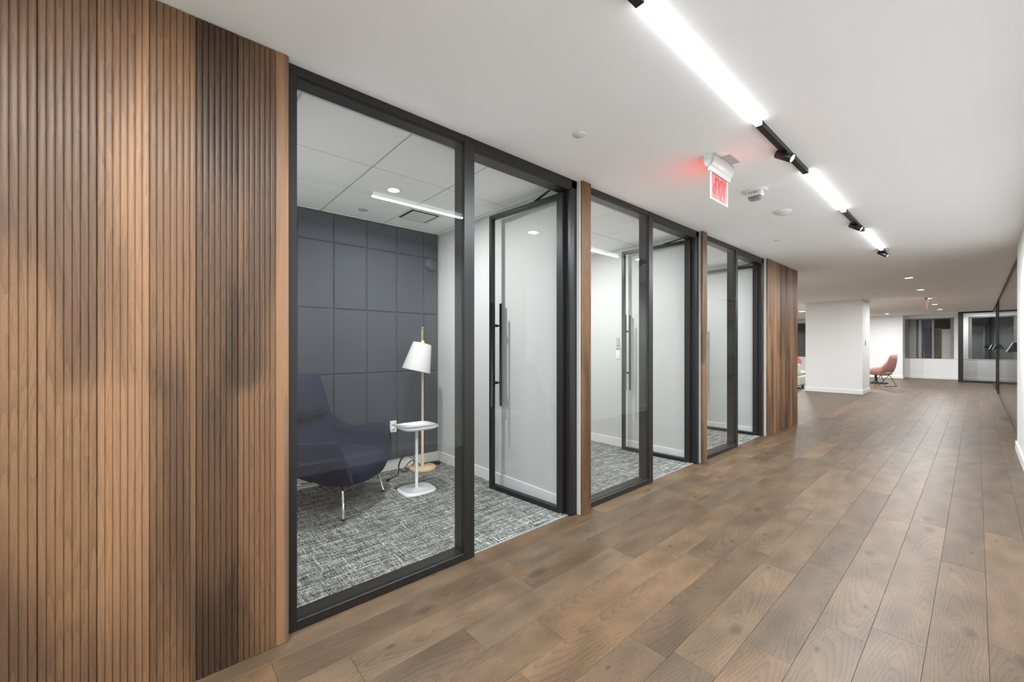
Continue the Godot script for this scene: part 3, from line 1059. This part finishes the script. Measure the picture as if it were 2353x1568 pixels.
func floor_lamp() -> void:
	var o := thing("floor_lamp", "pale wooden floor lamp with a tilted white cone shade", "floor lamp", Vector3(-3.955, 0.004, -2.165))
	var st := begin(true)
	lathe(st, [[0.0, 0.030], [0.140, 0.030], [0.1425, 0.027], [0.1425, 0.003], [0.140, 0.0], [0.0, 0.0]], Transform3D.IDENTITY, 48)
	part("base", done(st), M.pale_wood, o)
	st = begin(true)
	tube(st, [Vector3(0, 0.028, 0), Vector3(0, 1.54, 0)], 0.0135, 18)
	part("pole", done(st), M.pale_wood, o)
	# shade tilted towards the chair; hung from a cord through the pole
	var tilt := Transform3D(Basis(Vector3(1, 0, 0.25).normalized(), deg_to_rad(-13.0)), Vector3(0.085, 1.215, 0.085))
	st = begin(true)
	lathe(st, [[0.093, 0.145], [0.098, 0.142], [0.148, -0.140], [0.149, -0.146], [0.146, -0.146], [0.095, 0.138], [0.0, 0.140]], tilt, 48)
	var sh := mat("shade_white", Color(0.80, 0.80, 0.78), 0.6)
	part("shade", done(st), sh, o)
	st = begin(true)
	lathe(st, [[0.0, 0.182], [0.012, 0.182], [0.016, 0.178], [0.020, 0.158], [0.094, 0.150], [0.094, 0.143]], tilt, 32)
	part("shade_cap", done(st), M.pale_wood, o)
	st = begin(true)
	var top := tilt * Vector3(0, 0.18, 0)
	tube(st, spline([top, top + Vector3(-0.02, 0.10, -0.02), Vector3(0.006, 1.525, 0.008), Vector3(-0.002, 1.545, 0), Vector3(-0.016, 1.50, -0.01), Vector3(-0.018, 1.38, -0.012)], 6), 0.0028, 8)
	part("shade_cord", done(st), M.black_rubber, o)
	# flex with its plug lying on the carpet
	st = begin(true)
	tube(st, spline([Vector3(-0.03, 0.035, 0.03), Vector3(-0.05, 0.10, 0.10), Vector3(-0.09, 0.02, 0.16), Vector3(-0.10, 0.006, 0.10), Vector3(-0.07, 0.10, 0.05), Vector3(-0.10, 0.17, 0.14), Vector3(-0.09, 0.08, 0.22), Vector3(-0.02, 0.006, 0.27), Vector3(0.03, 0.006, 0.30), Vector3(0.08, 0.006, 0.38), Vector3(0.13, 0.010, 0.43)], 8), 0.0042, 8)
	tube(st, spline([Vector3(-0.02, 0.036, 0.01), Vector3(-0.09, 0.12, 0.09), Vector3(-0.10, 0.16, 0.17), Vector3(-0.08, 0.05, 0.24), Vector3(-0.03, 0.006, 0.18), Vector3(-0.09, 0.006, 0.0), Vector3(-0.06, 0.04, -0.10), Vector3(-0.03, 0.02, -0.19)], 8), 0.0042, 8)
	var c := part("flex", done(st), M.black_rubber, o)
	st = begin()
	box(st, Vector3(-0.016, 0.0, -0.012), Vector3(0.030, 0.026, 0.012), 0.006, Transform3D(Basis(Vector3.UP, -0.9), Vector3(0.14, 0.001, 0.45)))
	part("plug", done(st), M.black_rubber, c)
	st = begin()
	box(st, Vector3(-0.055, 0.0, -0.016), Vector3(0.055, 0.03, 0.016), 0.006, Transform3D(Basis(Vector3.UP, 0.9), Vector3(-0.06, 0.001, -0.20)))
	part("transformer", done(st), M.black_rubber, c)

func lounge_chair() -> void:
	var fw := Vector3(0.77, 0, -0.64).normalized()
	var sd := Vector3(-0.64, 0, -0.77).normalized()
	var O := Vector3(-3.57, 0.004, -1.15)
	var o := thing("lounge_chair", "navy blue high-backed lounge chair on slim chrome legs", "armchair", O)
	var B := Basis(fw, Vector3.UP, sd)       # local: x forward, y up, z to the far side
	# keys of the wrap-round shell for u = 0 (back middle) .. 1 (arm front): top, middle and bottom rows
	var ku := [0.0, 0.14, 0.22, 0.30, 0.38, 0.50, 0.72, 0.86, 0.94, 1.0]
	var top := [Vector3(-0.375, 1.08, 0), Vector3(-0.370, 1.078, 0.15), Vector3(-0.355, 1.045, 0.215), Vector3(-0.315, 0.88, 0.255), Vector3(-0.25, 0.70, 0.31), Vector3(-0.11, 0.588, 0.385), Vector3(0.08, 0.598, 0.41), Vector3(0.20, 0.612, 0.41), Vector3(0.265, 0.592, 0.40), Vector3(0.30, 0.52, 0.385)]
	var mid := [Vector3(-0.30, 0.56, 0), Vector3(-0.295, 0.55, 0.12), Vector3(-0.285, 0.53, 0.18), Vector3(-0.27, 0.48, 0.23), Vector3(-0.235, 0.44, 0.285), Vector3(-0.12, 0.41, 0.345), Vector3(0.08, 0.40, 0.375), Vector3(0.20, 0.395, 0.377), Vector3(0.275, 0.385, 0.372), Vector3(0.315, 0.37, 0.36)]
	var bot := [Vector3(-0.10, 0.215, 0), Vector3(-0.10, 0.215, 0.07), Vector3(-0.095, 0.215, 0.11), Vector3(-0.085, 0.215, 0.14), Vector3(-0.07, 0.215, 0.17), Vector3(-0.02, 0.215, 0.20), Vector3(0.10, 0.225, 0.24), Vector3(0.20, 0.235, 0.255), Vector3(0.26, 0.245, 0.26), Vector3(0.30, 0.255, 0.26)]
	var at_u := func(keys: Array, u: float) -> Vector3:
		var s := absf(u)
		var i := 0
		while i < ku.size() - 2 and s > ku[i + 1]: i += 1
		var q := clampf((s - ku[i]) / (ku[i + 1] - ku[i]), 0, 1)
		var p: Vector3 = (keys[i] as Vector3).cubic_interpolate(keys[i + 1], keys[maxi(i - 1, 0)] if i > 0 else Vector3(keys[1].x, keys[1].y, -keys[1].z), keys[mini(i + 2, keys.size() - 1)], q)
		return Vector3(p.x, p.y, p.z * signf(u) if u != 0.0 else 0.0)
	var n := 72
	var outer := []
	var inner := []
	var vv := 14
	for i in n + 1:
		var u := -1.0 + 2.0 * i / n
		var a: Vector3 = at_u.call(top, u)
		var b: Vector3 = at_u.call(mid, u)
		var c: Vector3 = at_u.call(bot, u)
		var col := []
		for j in vv + 1:
			var t := float(j) / vv
			var m2 := b * 2.0 - (a + c) * 0.5
			col.append(a * (1 - t) * (1 - t) + m2 * 2 * t * (1 - t) + c * t * t)
		outer.append(col)
	# inner face: shifted towards the seat along the local normal
	for i in n + 1:
		var col := []
		for j in vv + 1:
			var du: Vector3 = outer[mini(i + 1, n)][j] - outer[maxi(i - 1, 0)][j]
			var dv: Vector3 = outer[i][mini(j + 1, vv)] - outer[i][maxi(j - 1, 0)]
			var nn := du.cross(dv).normalized()
			var th := 0.055
			if j == 0: th = 0.022
			elif j == 1: th = 0.042
			if nn.dot(Vector3(0.05, 0.5, 0) - outer[i][j]) < 0: nn = -nn
			var p: Vector3 = outer[i][j] + nn * th
			if j == 0: p.y = outer[i][j].y - 0.004
			col.append(p)
		inner.append(col)
	var st := begin(true)
	var ro := []
	var loop := []
	for i in n + 1:
		# closed section: outer down, inner up
		var r := []
		for j in vv + 1: r.append(B * (outer[i][j] as Vector3))
		for j in vv + 1: r.append(B * (inner[i][vv - j] as Vector3))
		var apex: Vector3 = (outer[i][0] + inner[i][0]) * 0.5 + Vector3(0, 0.010, 0)
		r.append(B * apex)
		loop.append(r)
	sheet(st, loop, true, false)
	for e in [0, n]:
		var c := Vector3.ZERO
		for p in loop[e]: c += p
		c /= loop[e].size()
		c += B * Vector3(0.018, 0, 0)
		for k in loop[e].size():
			tri(st, c, loop[e][k], loop[e][(k + 1) % loop[e].size()], B * Vector3(1, 0, 0))
	# belly
	var cen := B * Vector3(0.08, 0.205, 0)
	for i in n:
		tri(st, cen, B * (outer[i][vv] as Vector3), B * (outer[i + 1][vv] as Vector3), Vector3.DOWN)
	part("shell", done(st), M.navy_cloth, o)
	# seat cushion
	st = begin(true)
	var oc := superellipse(0.315, 0.335, 3.4, 48)
	var rows := []
	for l in [[0.5, 0.425], [0.80, 0.425], [0.92, 0.418], [0.985, 0.395], [1.0, 0.36], [0.99, 0.32], [0.94, 0.285], [0.80, 0.255], [0.6, 0.245]]:
		var r := []
		for p in oc:
			var x: float = 0.045 + p.x * l[0]
			var drop := 0.05 * maxf(0.0, (x - 0.12) / 0.25) ** 2 - 0.012 * clampf((0.0 - x) / 0.25, 0, 1)
			r.append(B * Vector3(x, l[1] - drop, p.y * l[0]))
		rows.append(r)
	sheet(st, rows, true, true)
	for k in oc.size():
		tri(st, B * Vector3(0.045, 0.428, 0), rows[0][k], rows[0][(k + 1) % oc.size()], Vector3.UP)
		tri(st, B * Vector3(0.045, 0.242, 0), rows[-1][k], rows[-1][(k + 1) % oc.size()], Vector3.DOWN)
	part("seat_cushion", done(st), M.navy_cloth, o)
	# headrest pad, its seam just below
	st = begin(true)
	rows = []
	for q in [[0.722, 0.235, 0.0], [0.730, 0.25, 0.026], [0.80, 0.245, 0.036], [0.92, 0.228, 0.034], [1.02, 0.208, 0.030], [1.066, 0.190, 0.020], [1.086, 0.165, 0.0]]:
		var r := []
		for k in 25:
			var s := -1.0 + 2.0 * k / 24.0
			var back := lerpf(-0.265, -0.335, (q[0] - 0.735) / 0.35)
			var edge := pow(absf(s), 4.0)
			r.append(B * Vector3(back + q[2] * (1.0 - edge) + 0.035 * s * s, q[0], q[1] * s))
		rows.append(r)
	sheet(st, rows, false, false)
	part("headrest", done(st), M.navy_cloth, o)
	# four slim chrome legs from a hub under the shell
	for q in [[Vector3(0.255, 0, -0.32), 0], [Vector3(0.255, 0, 0.32), 1], [Vector3(-0.375, 0, -0.32), 2], [Vector3(-0.375, 0, 0.32), 3]]:
		var f: Vector3 = q[0]
		var knee := Vector3(f.x * 0.86, 0.215, f.z * 0.86) if q[1] < 2 else Vector3(f.x * 0.62, 0.20, f.z * 0.62)
		st = begin(true)
		tube(st, [B * Vector3(0.02, 0.212, f.z * 0.1), B * knee.lerp(Vector3(0.02, 0.212, 0), 0.15), B * knee, B * (knee.lerp(f, 0.12)), B * Vector3(f.x, 0.012, f.z)], 0.0095, 14)
		var lg := part("leg", done(st), M.bright_steel, o)
		st = begin(true)
		tube(st, [B * Vector3(f.x, 0.0, f.z), B * Vector3(f.x, 0.016, f.z)], 0.0115, 14)
		part("foot", done(st), M.black_rubber, lg)
	st = begin(true)
	lathe(st, [[0.0, 0.225], [0.06, 0.225], [0.06, 0.198], [0.0, 0.196]], Transform3D.IDENTITY, 24)
	part("hub", done(st), M.black_metal, o)

# ------------------------------------------------------------------ lobby and far end
func build_lobby() -> void:
	var S := "structure"
	solo("wall_lobby_left", boxm(Vector3(-9.2, 0, -25.0), Vector3(-9.0, H, ZEND + 0.2)), M.wall_paint, "white side wall of the lobby, out of view", "wall", "", S)
	solo("wall_lobby_front", boxm(Vector3(-9.2, 0, ZEND + 0.012), Vector3(XB, H, ZEND + 0.15)), M.wall_paint, "white lobby wall behind the booths, out of view", "wall", "", S)
	# white column
	var c := thing("wall_column", "broad white column standing in the lobby left of the pink chair", "column", Vector3.ZERO, "", S)
	part("shaft", boxm(Vector3(-3.40, 0, -15.9), Vector3(-2.085, H, -14.74)), M.wall_paint, c)
	part("baseboard", boxm(Vector3(-3.415, 0, -15.915), Vector3(-2.070, 0.115, -14.725), 0.004), M.trim_paint, c)
	solo("door_strike", boxm(Vector3(-2.086, 1.36, -15.22), Vector3(-2.078, 1.50, -15.17), 0.002), M.black_metal, "slim black control plate on the right side of the white column", "wall control")
	# pier in front of the window wall
	c = thing("wall_pier", "white wall pier behind the pink chair, left of the grey window", "wall", Vector3.ZERO, "", S)
	part("shaft", boxm(Vector3(-4.9, 0, ZFAR), Vector3(-2.03, H, -23.45)), M.wall_paint, c)
	part("baseboard", boxm(Vector3(-4.9, 0, -23.45), Vector3(-2.015, 0.115, -23.435), 0.004), M.trim_paint, c)
	# far window wall: sill wall, header, posts between three windows
	var st := begin()
	box(st, Vector3(-9.2, 0, ZFAR - 0.25), Vector3(4.2, 0.83, ZFAR))
	box(st, Vector3(-9.2, 2.52, ZFAR - 0.25), Vector3(4.2, H, ZFAR))
	for q in [[-9.2, -7.4], [-4.9, -2.03], [-0.60, -0.22], [1.2, 4.2]]:
		box(st, Vector3(q[0], 0.82, ZFAR - 0.25), Vector3(q[1], 2.53, ZFAR))
	solo("wall_far", done(st), M.wall_paint, "white window wall closing the far end of the lobby", "wall", "", S)
	solo("baseboard_far", boxm(Vector3(-2.03, 0, ZFAR), Vector3(3.9, 0.115, ZFAR + 0.014), 0.004), M.trim_paint, "white baseboard under the far lobby windows", "baseboard", "", S)
	var grey := mat("window_frame_grey", Color(0.52, 0.52, 0.51), 0.45)
	var wn := [[-2.03, -0.60, "grey-framed window with modelled reflection shapes at the far end of the lobby"], [-0.22, 1.2, "dark blue night window behind the far black-framed glass front"], [-7.4, -4.9, "dark window glimpsed between the walnut wall and the white column"]]
	for w in wn:
		var o := thing("window", w[2], "window", Vector3.ZERO, "", S)
		var z := ZFAR - 0.10
		for q in [[w[0], w[0] + 0.10], [w[1] - 0.10, w[1]]]:
			part("frame", boxm(Vector3(q[0], 0.83, z - 0.05), Vector3(q[1], 2.52, z + 0.05), 0.004), grey, o)
		part("frame", boxm(Vector3(w[0] + 0.10, 2.47, z - 0.05), Vector3(w[1] - 0.10, 2.52, z + 0.05), 0.004), grey, o)
		part("sill", boxm(Vector3(w[0], 0.815, ZFAR - 0.16), Vector3(w[1], 0.835, ZFAR + 0.012), 0.003), M.trim_paint, o)
		part("pane", boxm(Vector3(w[0] + 0.08, 0.83, z - 0.006), Vector3(w[1] - 0.08, 2.49, z)), M.dark_glass, o)
	# solid shapes imitating reflections in the first window, set behind its glass
	var b := thing("reflection_bands", "grey banded panel imitating a reflection in the left part of the far window", "reflection_stand_in", Vector3(-1.80, 0.84, ZFAR - 0.22))
	for k in 12:
		part("reflection_band", boxm(Vector3(-0.12, 0.02 + k * 0.135, -0.01), Vector3(0.10, 0.145 + k * 0.135, 0.004), 0.003), M.grey_metal, b)
	# flat panel, upright bars and wavy sheet, all in place of reflections
	solo("screen", boxm(Vector3(-1.50, 0.84, ZFAR - 0.24), Vector3(-1.26, 2.47, ZFAR - 0.22)), mat("violet_grey", Color(0.36, 0.36, 0.45), 0.6), "violet-grey panel imitating a reflection in the middle of the far window", "screen")
	for q in [[-1.63, -1.53], [-1.24, -1.16]]:  # pale bars in place of reflected columns
		solo("reflection_post", boxm(Vector3(q[0], 0.84, ZFAR - 0.22), Vector3(q[1], 2.47, ZFAR - 0.17), 0.006), M.grey_plastic, "pale upright bar imitating a reflection %s the violet-grey panel in the far window" % ("left of" if q[0] < -1.5 else "right of"), "reflection bar")
	st = begin(true)
	var rows := []
	for i in 2:
		var r := []
		for k in 41:
			var s := k / 40.0
			r.append(Vector3(-1.14 + 0.17 * s, 0.85 + i * 1.25, ZFAR - 0.19 + 0.022 * sin(s * 26.0)))
		rows.append(r)
	sheet(st, rows)
	solo("wavy_reflection", done(st), mat("reflection_grey", Color(0.55, 0.54, 0.50), 0.9), "grey wavy sheet imitating a reflection beside the violet-grey panel in the far window", "wavy_reflection")
	st = begin()
	box(st, Vector3(-0.96, 0.84, ZFAR - 0.245), Vector3(-0.60, 2.05, ZFAR - 0.235))  # cream sheet in place of the white wall's reflection
	solo("reflection_panel", done(st), mat("cream_panel", Color(0.85, 0.85, 0.80), 0.8), "cream panel imitating a reflected wall in the right part of the far window", "reflection_stand_in")
	# glass front of the end office
	var zg := -22.84
	var f := thing("window", "black-framed glass front of the office across the far end", "glass partition", Vector3.ZERO, "", S)
	part("head_rail", boxm(Vector3(-0.46, H - 0.06, zg - 0.03), Vector3(XGL, H, zg + 0.03), 0.003), M.black_frame, f)
	part("bottom_rail", boxm(Vector3(-0.46, 0, zg - 0.03), Vector3(XGL, 0.06, zg + 0.03), 0.003), M.black_frame, f)
	part("jamb", boxm(Vector3(-0.46, 0.06, zg - 0.03), Vector3(-0.33, H - 0.06, zg + 0.03), 0.003), M.black_frame, f)
	part("pane", boxm(Vector3(-0.34, 0.05, zg - 0.005), Vector3(XGL, H - 0.05, zg + 0.005)), M.clear_glass, f)
	solo("wall_office", boxm(Vector3(-0.46, 0, ZFAR), Vector3(-0.36, H, zg - 0.03)), M.wall_paint, "short white side wall of the far end office", "wall", "", S)
	# glass wall on the right of the lobby, with its dim room behind
	f = thing("window", "long frameless glass wall along the right side of the lobby", "glass partition", Vector3.ZERO, "", S)
	part("head_channel", boxm(Vector3(XGL - 0.012, H - 0.028, zg), Vector3(XGL + 0.03, H, ZEND), 0.002), M.black_frame, f)
	part("floor_channel", boxm(Vector3(XGL - 0.012, 0, zg), Vector3(XGL + 0.03, 0.022, ZEND), 0.002), M.black_frame, f)
	var z := ZEND - 0.002
	while z > zg + 0.2:
		var e := maxf(zg, z - 1.445)
		part("pane", boxm(Vector3(XGL, 0.02, e + 0.0015), Vector3(XGL + 0.012, H - 0.02, z - 0.0015)), M.clear_glass, f)
		z = e
	for q in [-17.74, -19.20]:
		part("post", boxm(Vector3(XGL - 0.014, 0.01, q - 0.025), Vector3(XGL + 0.03, H - 0.01, q + 0.025), 0.002), M.black_frame, f)
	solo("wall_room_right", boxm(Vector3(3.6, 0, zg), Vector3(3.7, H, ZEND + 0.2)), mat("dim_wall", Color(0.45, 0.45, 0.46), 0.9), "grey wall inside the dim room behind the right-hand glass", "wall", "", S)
	solo("wall_room_near", boxm(Vector3(XR + 0.14, 0, ZEND), Vector3(3.7, H, ZEND + 0.1)), M.wall_paint, "near end wall of the dim room behind the glass", "wall", "", S)
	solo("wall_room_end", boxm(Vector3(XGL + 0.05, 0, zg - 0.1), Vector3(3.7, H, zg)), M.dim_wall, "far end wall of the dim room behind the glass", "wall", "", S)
	# room schedule screens: dark wedges fixed to the glass
	var lb := ["nearest black wedge-shaped room screen on the right-hand glass wall", "middle black wedge-shaped room screen beside the double black posts", "farthest wedge-shaped room screen with a green light bar"]
	var pz := [-9.35, -17.35, -22.0]
	for k in 3:
		var o := thing("room_screen", lb[k], "display", Vector3(XGL, 1.32, pz[k]))
		st = begin()
		var hy := 0.075
		var p := [Vector3(0, -hy * 0.75, 0), Vector3(-0.112, -hy, 0), Vector3(-0.045, hy, 0), Vector3(0, hy * 0.8, 0)]
		for s2 in [-0.12, 0.12]:
			var q := []
			for v in p: q.append(v + Vector3(0, 0, s2))
			quad(st, q[0], q[1], q[2], q[3], Vector3(0, 0, s2))
		for i in 4:
			var j := (i + 1) % 4
			var mid: Vector3 = (p[i] + p[j]) / 2 - Vector3(-0.045, 0, 0)
			quad(st, p[i] + Vector3(0, 0, -0.12), p[i] + Vector3(0, 0, 0.12), p[j] + Vector3(0, 0, 0.12), p[j] + Vector3(0, 0, -0.12), mid)
		part("wedge", done(st), M.black_metal, o)
		st = begin()
		var dd: Vector3 = (p[2] - p[1]).normalized()
		var t := Transform3D(Basis(Vector3(-dd.y, dd.x, 0), dd, Vector3.BACK), p[1])
		box(st, Vector3(0.0, 0.004, -0.118), Vector3(0.008, 0.158, 0.118), 0.002, t)
		part("screen", done(st), M.grey_metal, o)
		if k == 2:
			st = begin()
			box(st, Vector3(0.002, 0.0, 0.118), Vector3(0.012, 0.16, 0.128), 0.001, t)
			part("light_bar", done(st), M.green_led, o)
	pink_chair()
	pedestal_table()
	dark_chair()
	sofa()

func pink_chair() -> void:
	var o := thing("shell_chair", "pink upholstered shell armchair on black wire legs by the white column", "armchair", Vector3(-2.12, 0, -18.55))
	# faces -x and a little to the viewer; local x forward
	o.rotation.y = PI - deg_to_rad(24.0)
	var n := 40
	var outer := []
	var ku := [0.0, 0.2, 0.36, 0.5, 0.75, 1.0]
	var top := [Vector3(-0.36, 1.06, 0), Vector3(-0.35, 1.055, 0.17), Vector3(-0.30, 0.86, 0.24), Vector3(-0.18, 0.68, 0.32), Vector3(0.08, 0.62, 0.37), Vector3(0.28, 0.56, 0.35)]
	var mid := [Vector3(-0.27, 0.62, 0), Vector3(-0.26, 0.60, 0.14), Vector3(-0.24, 0.54, 0.22), Vector3(-0.16, 0.48, 0.30), Vector3(0.08, 0.46, 0.34), Vector3(0.30, 0.45, 0.33)]
	var bot := [Vector3(-0.14, 0.36, 0), Vector3(-0.14, 0.36, 0.08), Vector3(-0.12, 0.36, 0.14), Vector3(-0.08, 0.36, 0.20), Vector3(0.08, 0.37, 0.25), Vector3(0.30, 0.40, 0.27)]
	for i in n + 1:
		var u := -1.0 + 2.0 * i / n
		var s := absf(u)
		var k := 0
		while k < ku.size() - 2 and s > ku[k + 1]: k += 1
		var q: float = clampf((s - ku[k]) / (ku[k + 1] - ku[k]), 0, 1)
		var R := []
		for keys in [top, mid, bot]:
			var p: Vector3 = keys[k].lerp(keys[k + 1], q)
			R.append(Vector3(p.x, p.y, p.z * signf(u)))
		var col := []
		for j in 9:
			var t := j / 8.0
			var m2: Vector3 = R[1] * 2.0 - (R[0] + R[2]) * 0.5
			col.append(R[0] * (1 - t) * (1 - t) + m2 * 2 * t * (1 - t) + R[2] * t * t)
		outer.append(col)
	var loop := []
	for i in n + 1:
		var r := []
		for j in 9: r.append(outer[i][j])
		for j in 9:
			var p: Vector3 = outer[i][8 - j]
			var inn := (Vector3(0.08, p.y, 0) - p).normalized() * 0.04
			r.append(p + inn + Vector3(0, -0.006 if j == 8 else 0.0, 0))
		loop.append(r)
	var st := begin(true)
	sheet(st, loop, true, false)
	for e in [0, n]:
		var c := Vector3.ZERO
		for p in loop[e]: c += p
		c /= loop[e].size()
		for k in loop[e].size():
			tri(st, c, loop[e][k], loop[e][(k + 1) % loop[e].size()], Vector3(1, 0, 0))
	for i in n:
		tri(st, Vector3(0.08, 0.35, 0), outer[i][8], outer[i + 1][8], Vector3.DOWN)
	part("shell", done(st), M.pink_cloth, o)
	st = begin(true)
	stack(st, superellipse(0.29, 0.29, 3.0, 36), [[0.85, 0.49], [0.97, 0.475], [1.0, 0.44], [0.97, 0.40], [0.85, 0.38]], Transform3D(Basis.IDENTITY, Vector3(0.06, 0, 0)))
	part("seat_cushion", done(st), M.pink_cloth, o)
	for s in [-1.0, 1.0]:
		st = begin(true)
		tube(st, [Vector3(-0.10, 0.37, s * 0.20), Vector3(-0.27, 0.006, s * 0.27)], 0.009, 8)
		tube(st, [Vector3(-0.10, 0.37, s * 0.20), Vector3(0.24, 0.006, s * 0.27)], 0.009, 8)
		tube(st, [Vector3(0.24, 0.006, s * 0.27), Vector3(0.34, 0.40, s * 0.22)], 0.009, 8)
		part("leg", done(st), M.black_metal, o)
	st = begin(true)
	tube(st, [Vector3(-0.27, 0.008, -0.27), Vector3(-0.27, 0.008, 0.27)], 0.009, 8)
	part("stretcher", done(st), M.black_metal, o)

func pedestal_table() -> void:
	var o := thing("pedestal_table", "low dark pedestal table with a round base behind the pink chair", "table", Vector3(-2.42, 0, -19.75))
	var st := begin(true)
	lathe(st, [[0.0, 0.05], [0.30, 0.045], [0.34, 0.03], [0.345, 0.01], [0.34, 0.0]], Transform3D.IDENTITY, 40)
	part("base", done(st), M.black_metal, o)
	st = begin(true)
	tube(st, [Vector3(0, 0.03, 0), Vector3(0, 0.42, 0)], 0.035, 18)
	part("stem", done(st), M.black_metal, o)
	st = begin(true)
	lathe(st, [[0.0, 0.45], [0.30, 0.45], [0.305, 0.44], [0.30, 0.42], [0.0, 0.415]], Transform3D.IDENTITY, 40)
	part("tabletop", done(st), M.black_metal, o)
	# thing behind: dark-backed side chair half hidden by the column

func dark_chair() -> void:
	var o := thing("side_chair", "dark square-backed chair half hidden behind the white column", "chair", Vector3(-3.15, 0, -21.6))
	part("backrest", boxm(Vector3(0.22, 0.52, -0.25), Vector3(0.27, 0.88, 0.25), 0.02), mat("charcoal", Color(0.14, 0.155, 0.16), 0.8), o)
	part("seat", boxm(Vector3(-0.25, 0.41, -0.25), Vector3(0.27, 0.47, 0.25), 0.02), M.charcoal, o)
	for x in [-0.22, 0.24]:
		for z in [-0.22, 0.22]:
			part("leg", boxm(Vector3(x - 0.014, 0, z - 0.014), Vector3(x + 0.014, 0.56 if x > 0 else 0.42, z + 0.014), 0.003), M.black_metal, o)

func sofa() -> void:
	var o := thing("sofa", "cream upholstered sofa end showing beside the white column", "sofa", Vector3(-4.35, 0, -15.55))
	part("base", boxm(Vector3(-1.3, 0.08, -0.45), Vector3(0.70, 0.42, 0.45), 0.05), M.cream_leather, o)
	part("backrest", boxm(Vector3(-1.3, 0.43, 0.20), Vector3(0.70, 0.80, 0.45), 0.05), M.cream_leather, o)
	part("seat_cushion", boxm(Vector3(-1.28, 0.42, -0.45), Vector3(0.68, 0.55, 0.19), 0.05), M.cream_leather, o)
	for x in [-1.2, 0.6]:
		for z in [-0.38, 0.38]:
			part("leg", boxm(Vector3(x - 0.025, 0, z - 0.025), Vector3(x + 0.025, 0.085, z + 0.025), 0.003), M.black_metal, o)
	var c := thing("cushion", "coral cushion propped on the cream sofa beside the white column", "cushion", Vector3(-3.92, 0.555, -15.62))
	var st := begin(true)
	var rows := []
	for i in 9:
		var r := []
		for k in 24:
			var a := TAU * k / 24.0
			var t := i / 8.0 * PI
			var e := superellipse(1, 1, 4.0, 24)[k] as Vector2
			r.append(Vector3(e.x * 0.22 * sin(t) ** 0.5, e.y * 0.22 * sin(t) ** 0.5, -0.05 * cos(t)).rotated(Vector3.BACK, PI / 4) + Vector3(0, 0.30, 0.16))
		rows.append(r)
	sheet(st, rows, true, false)
	part("cover", done(st), M.coral_cloth, c)
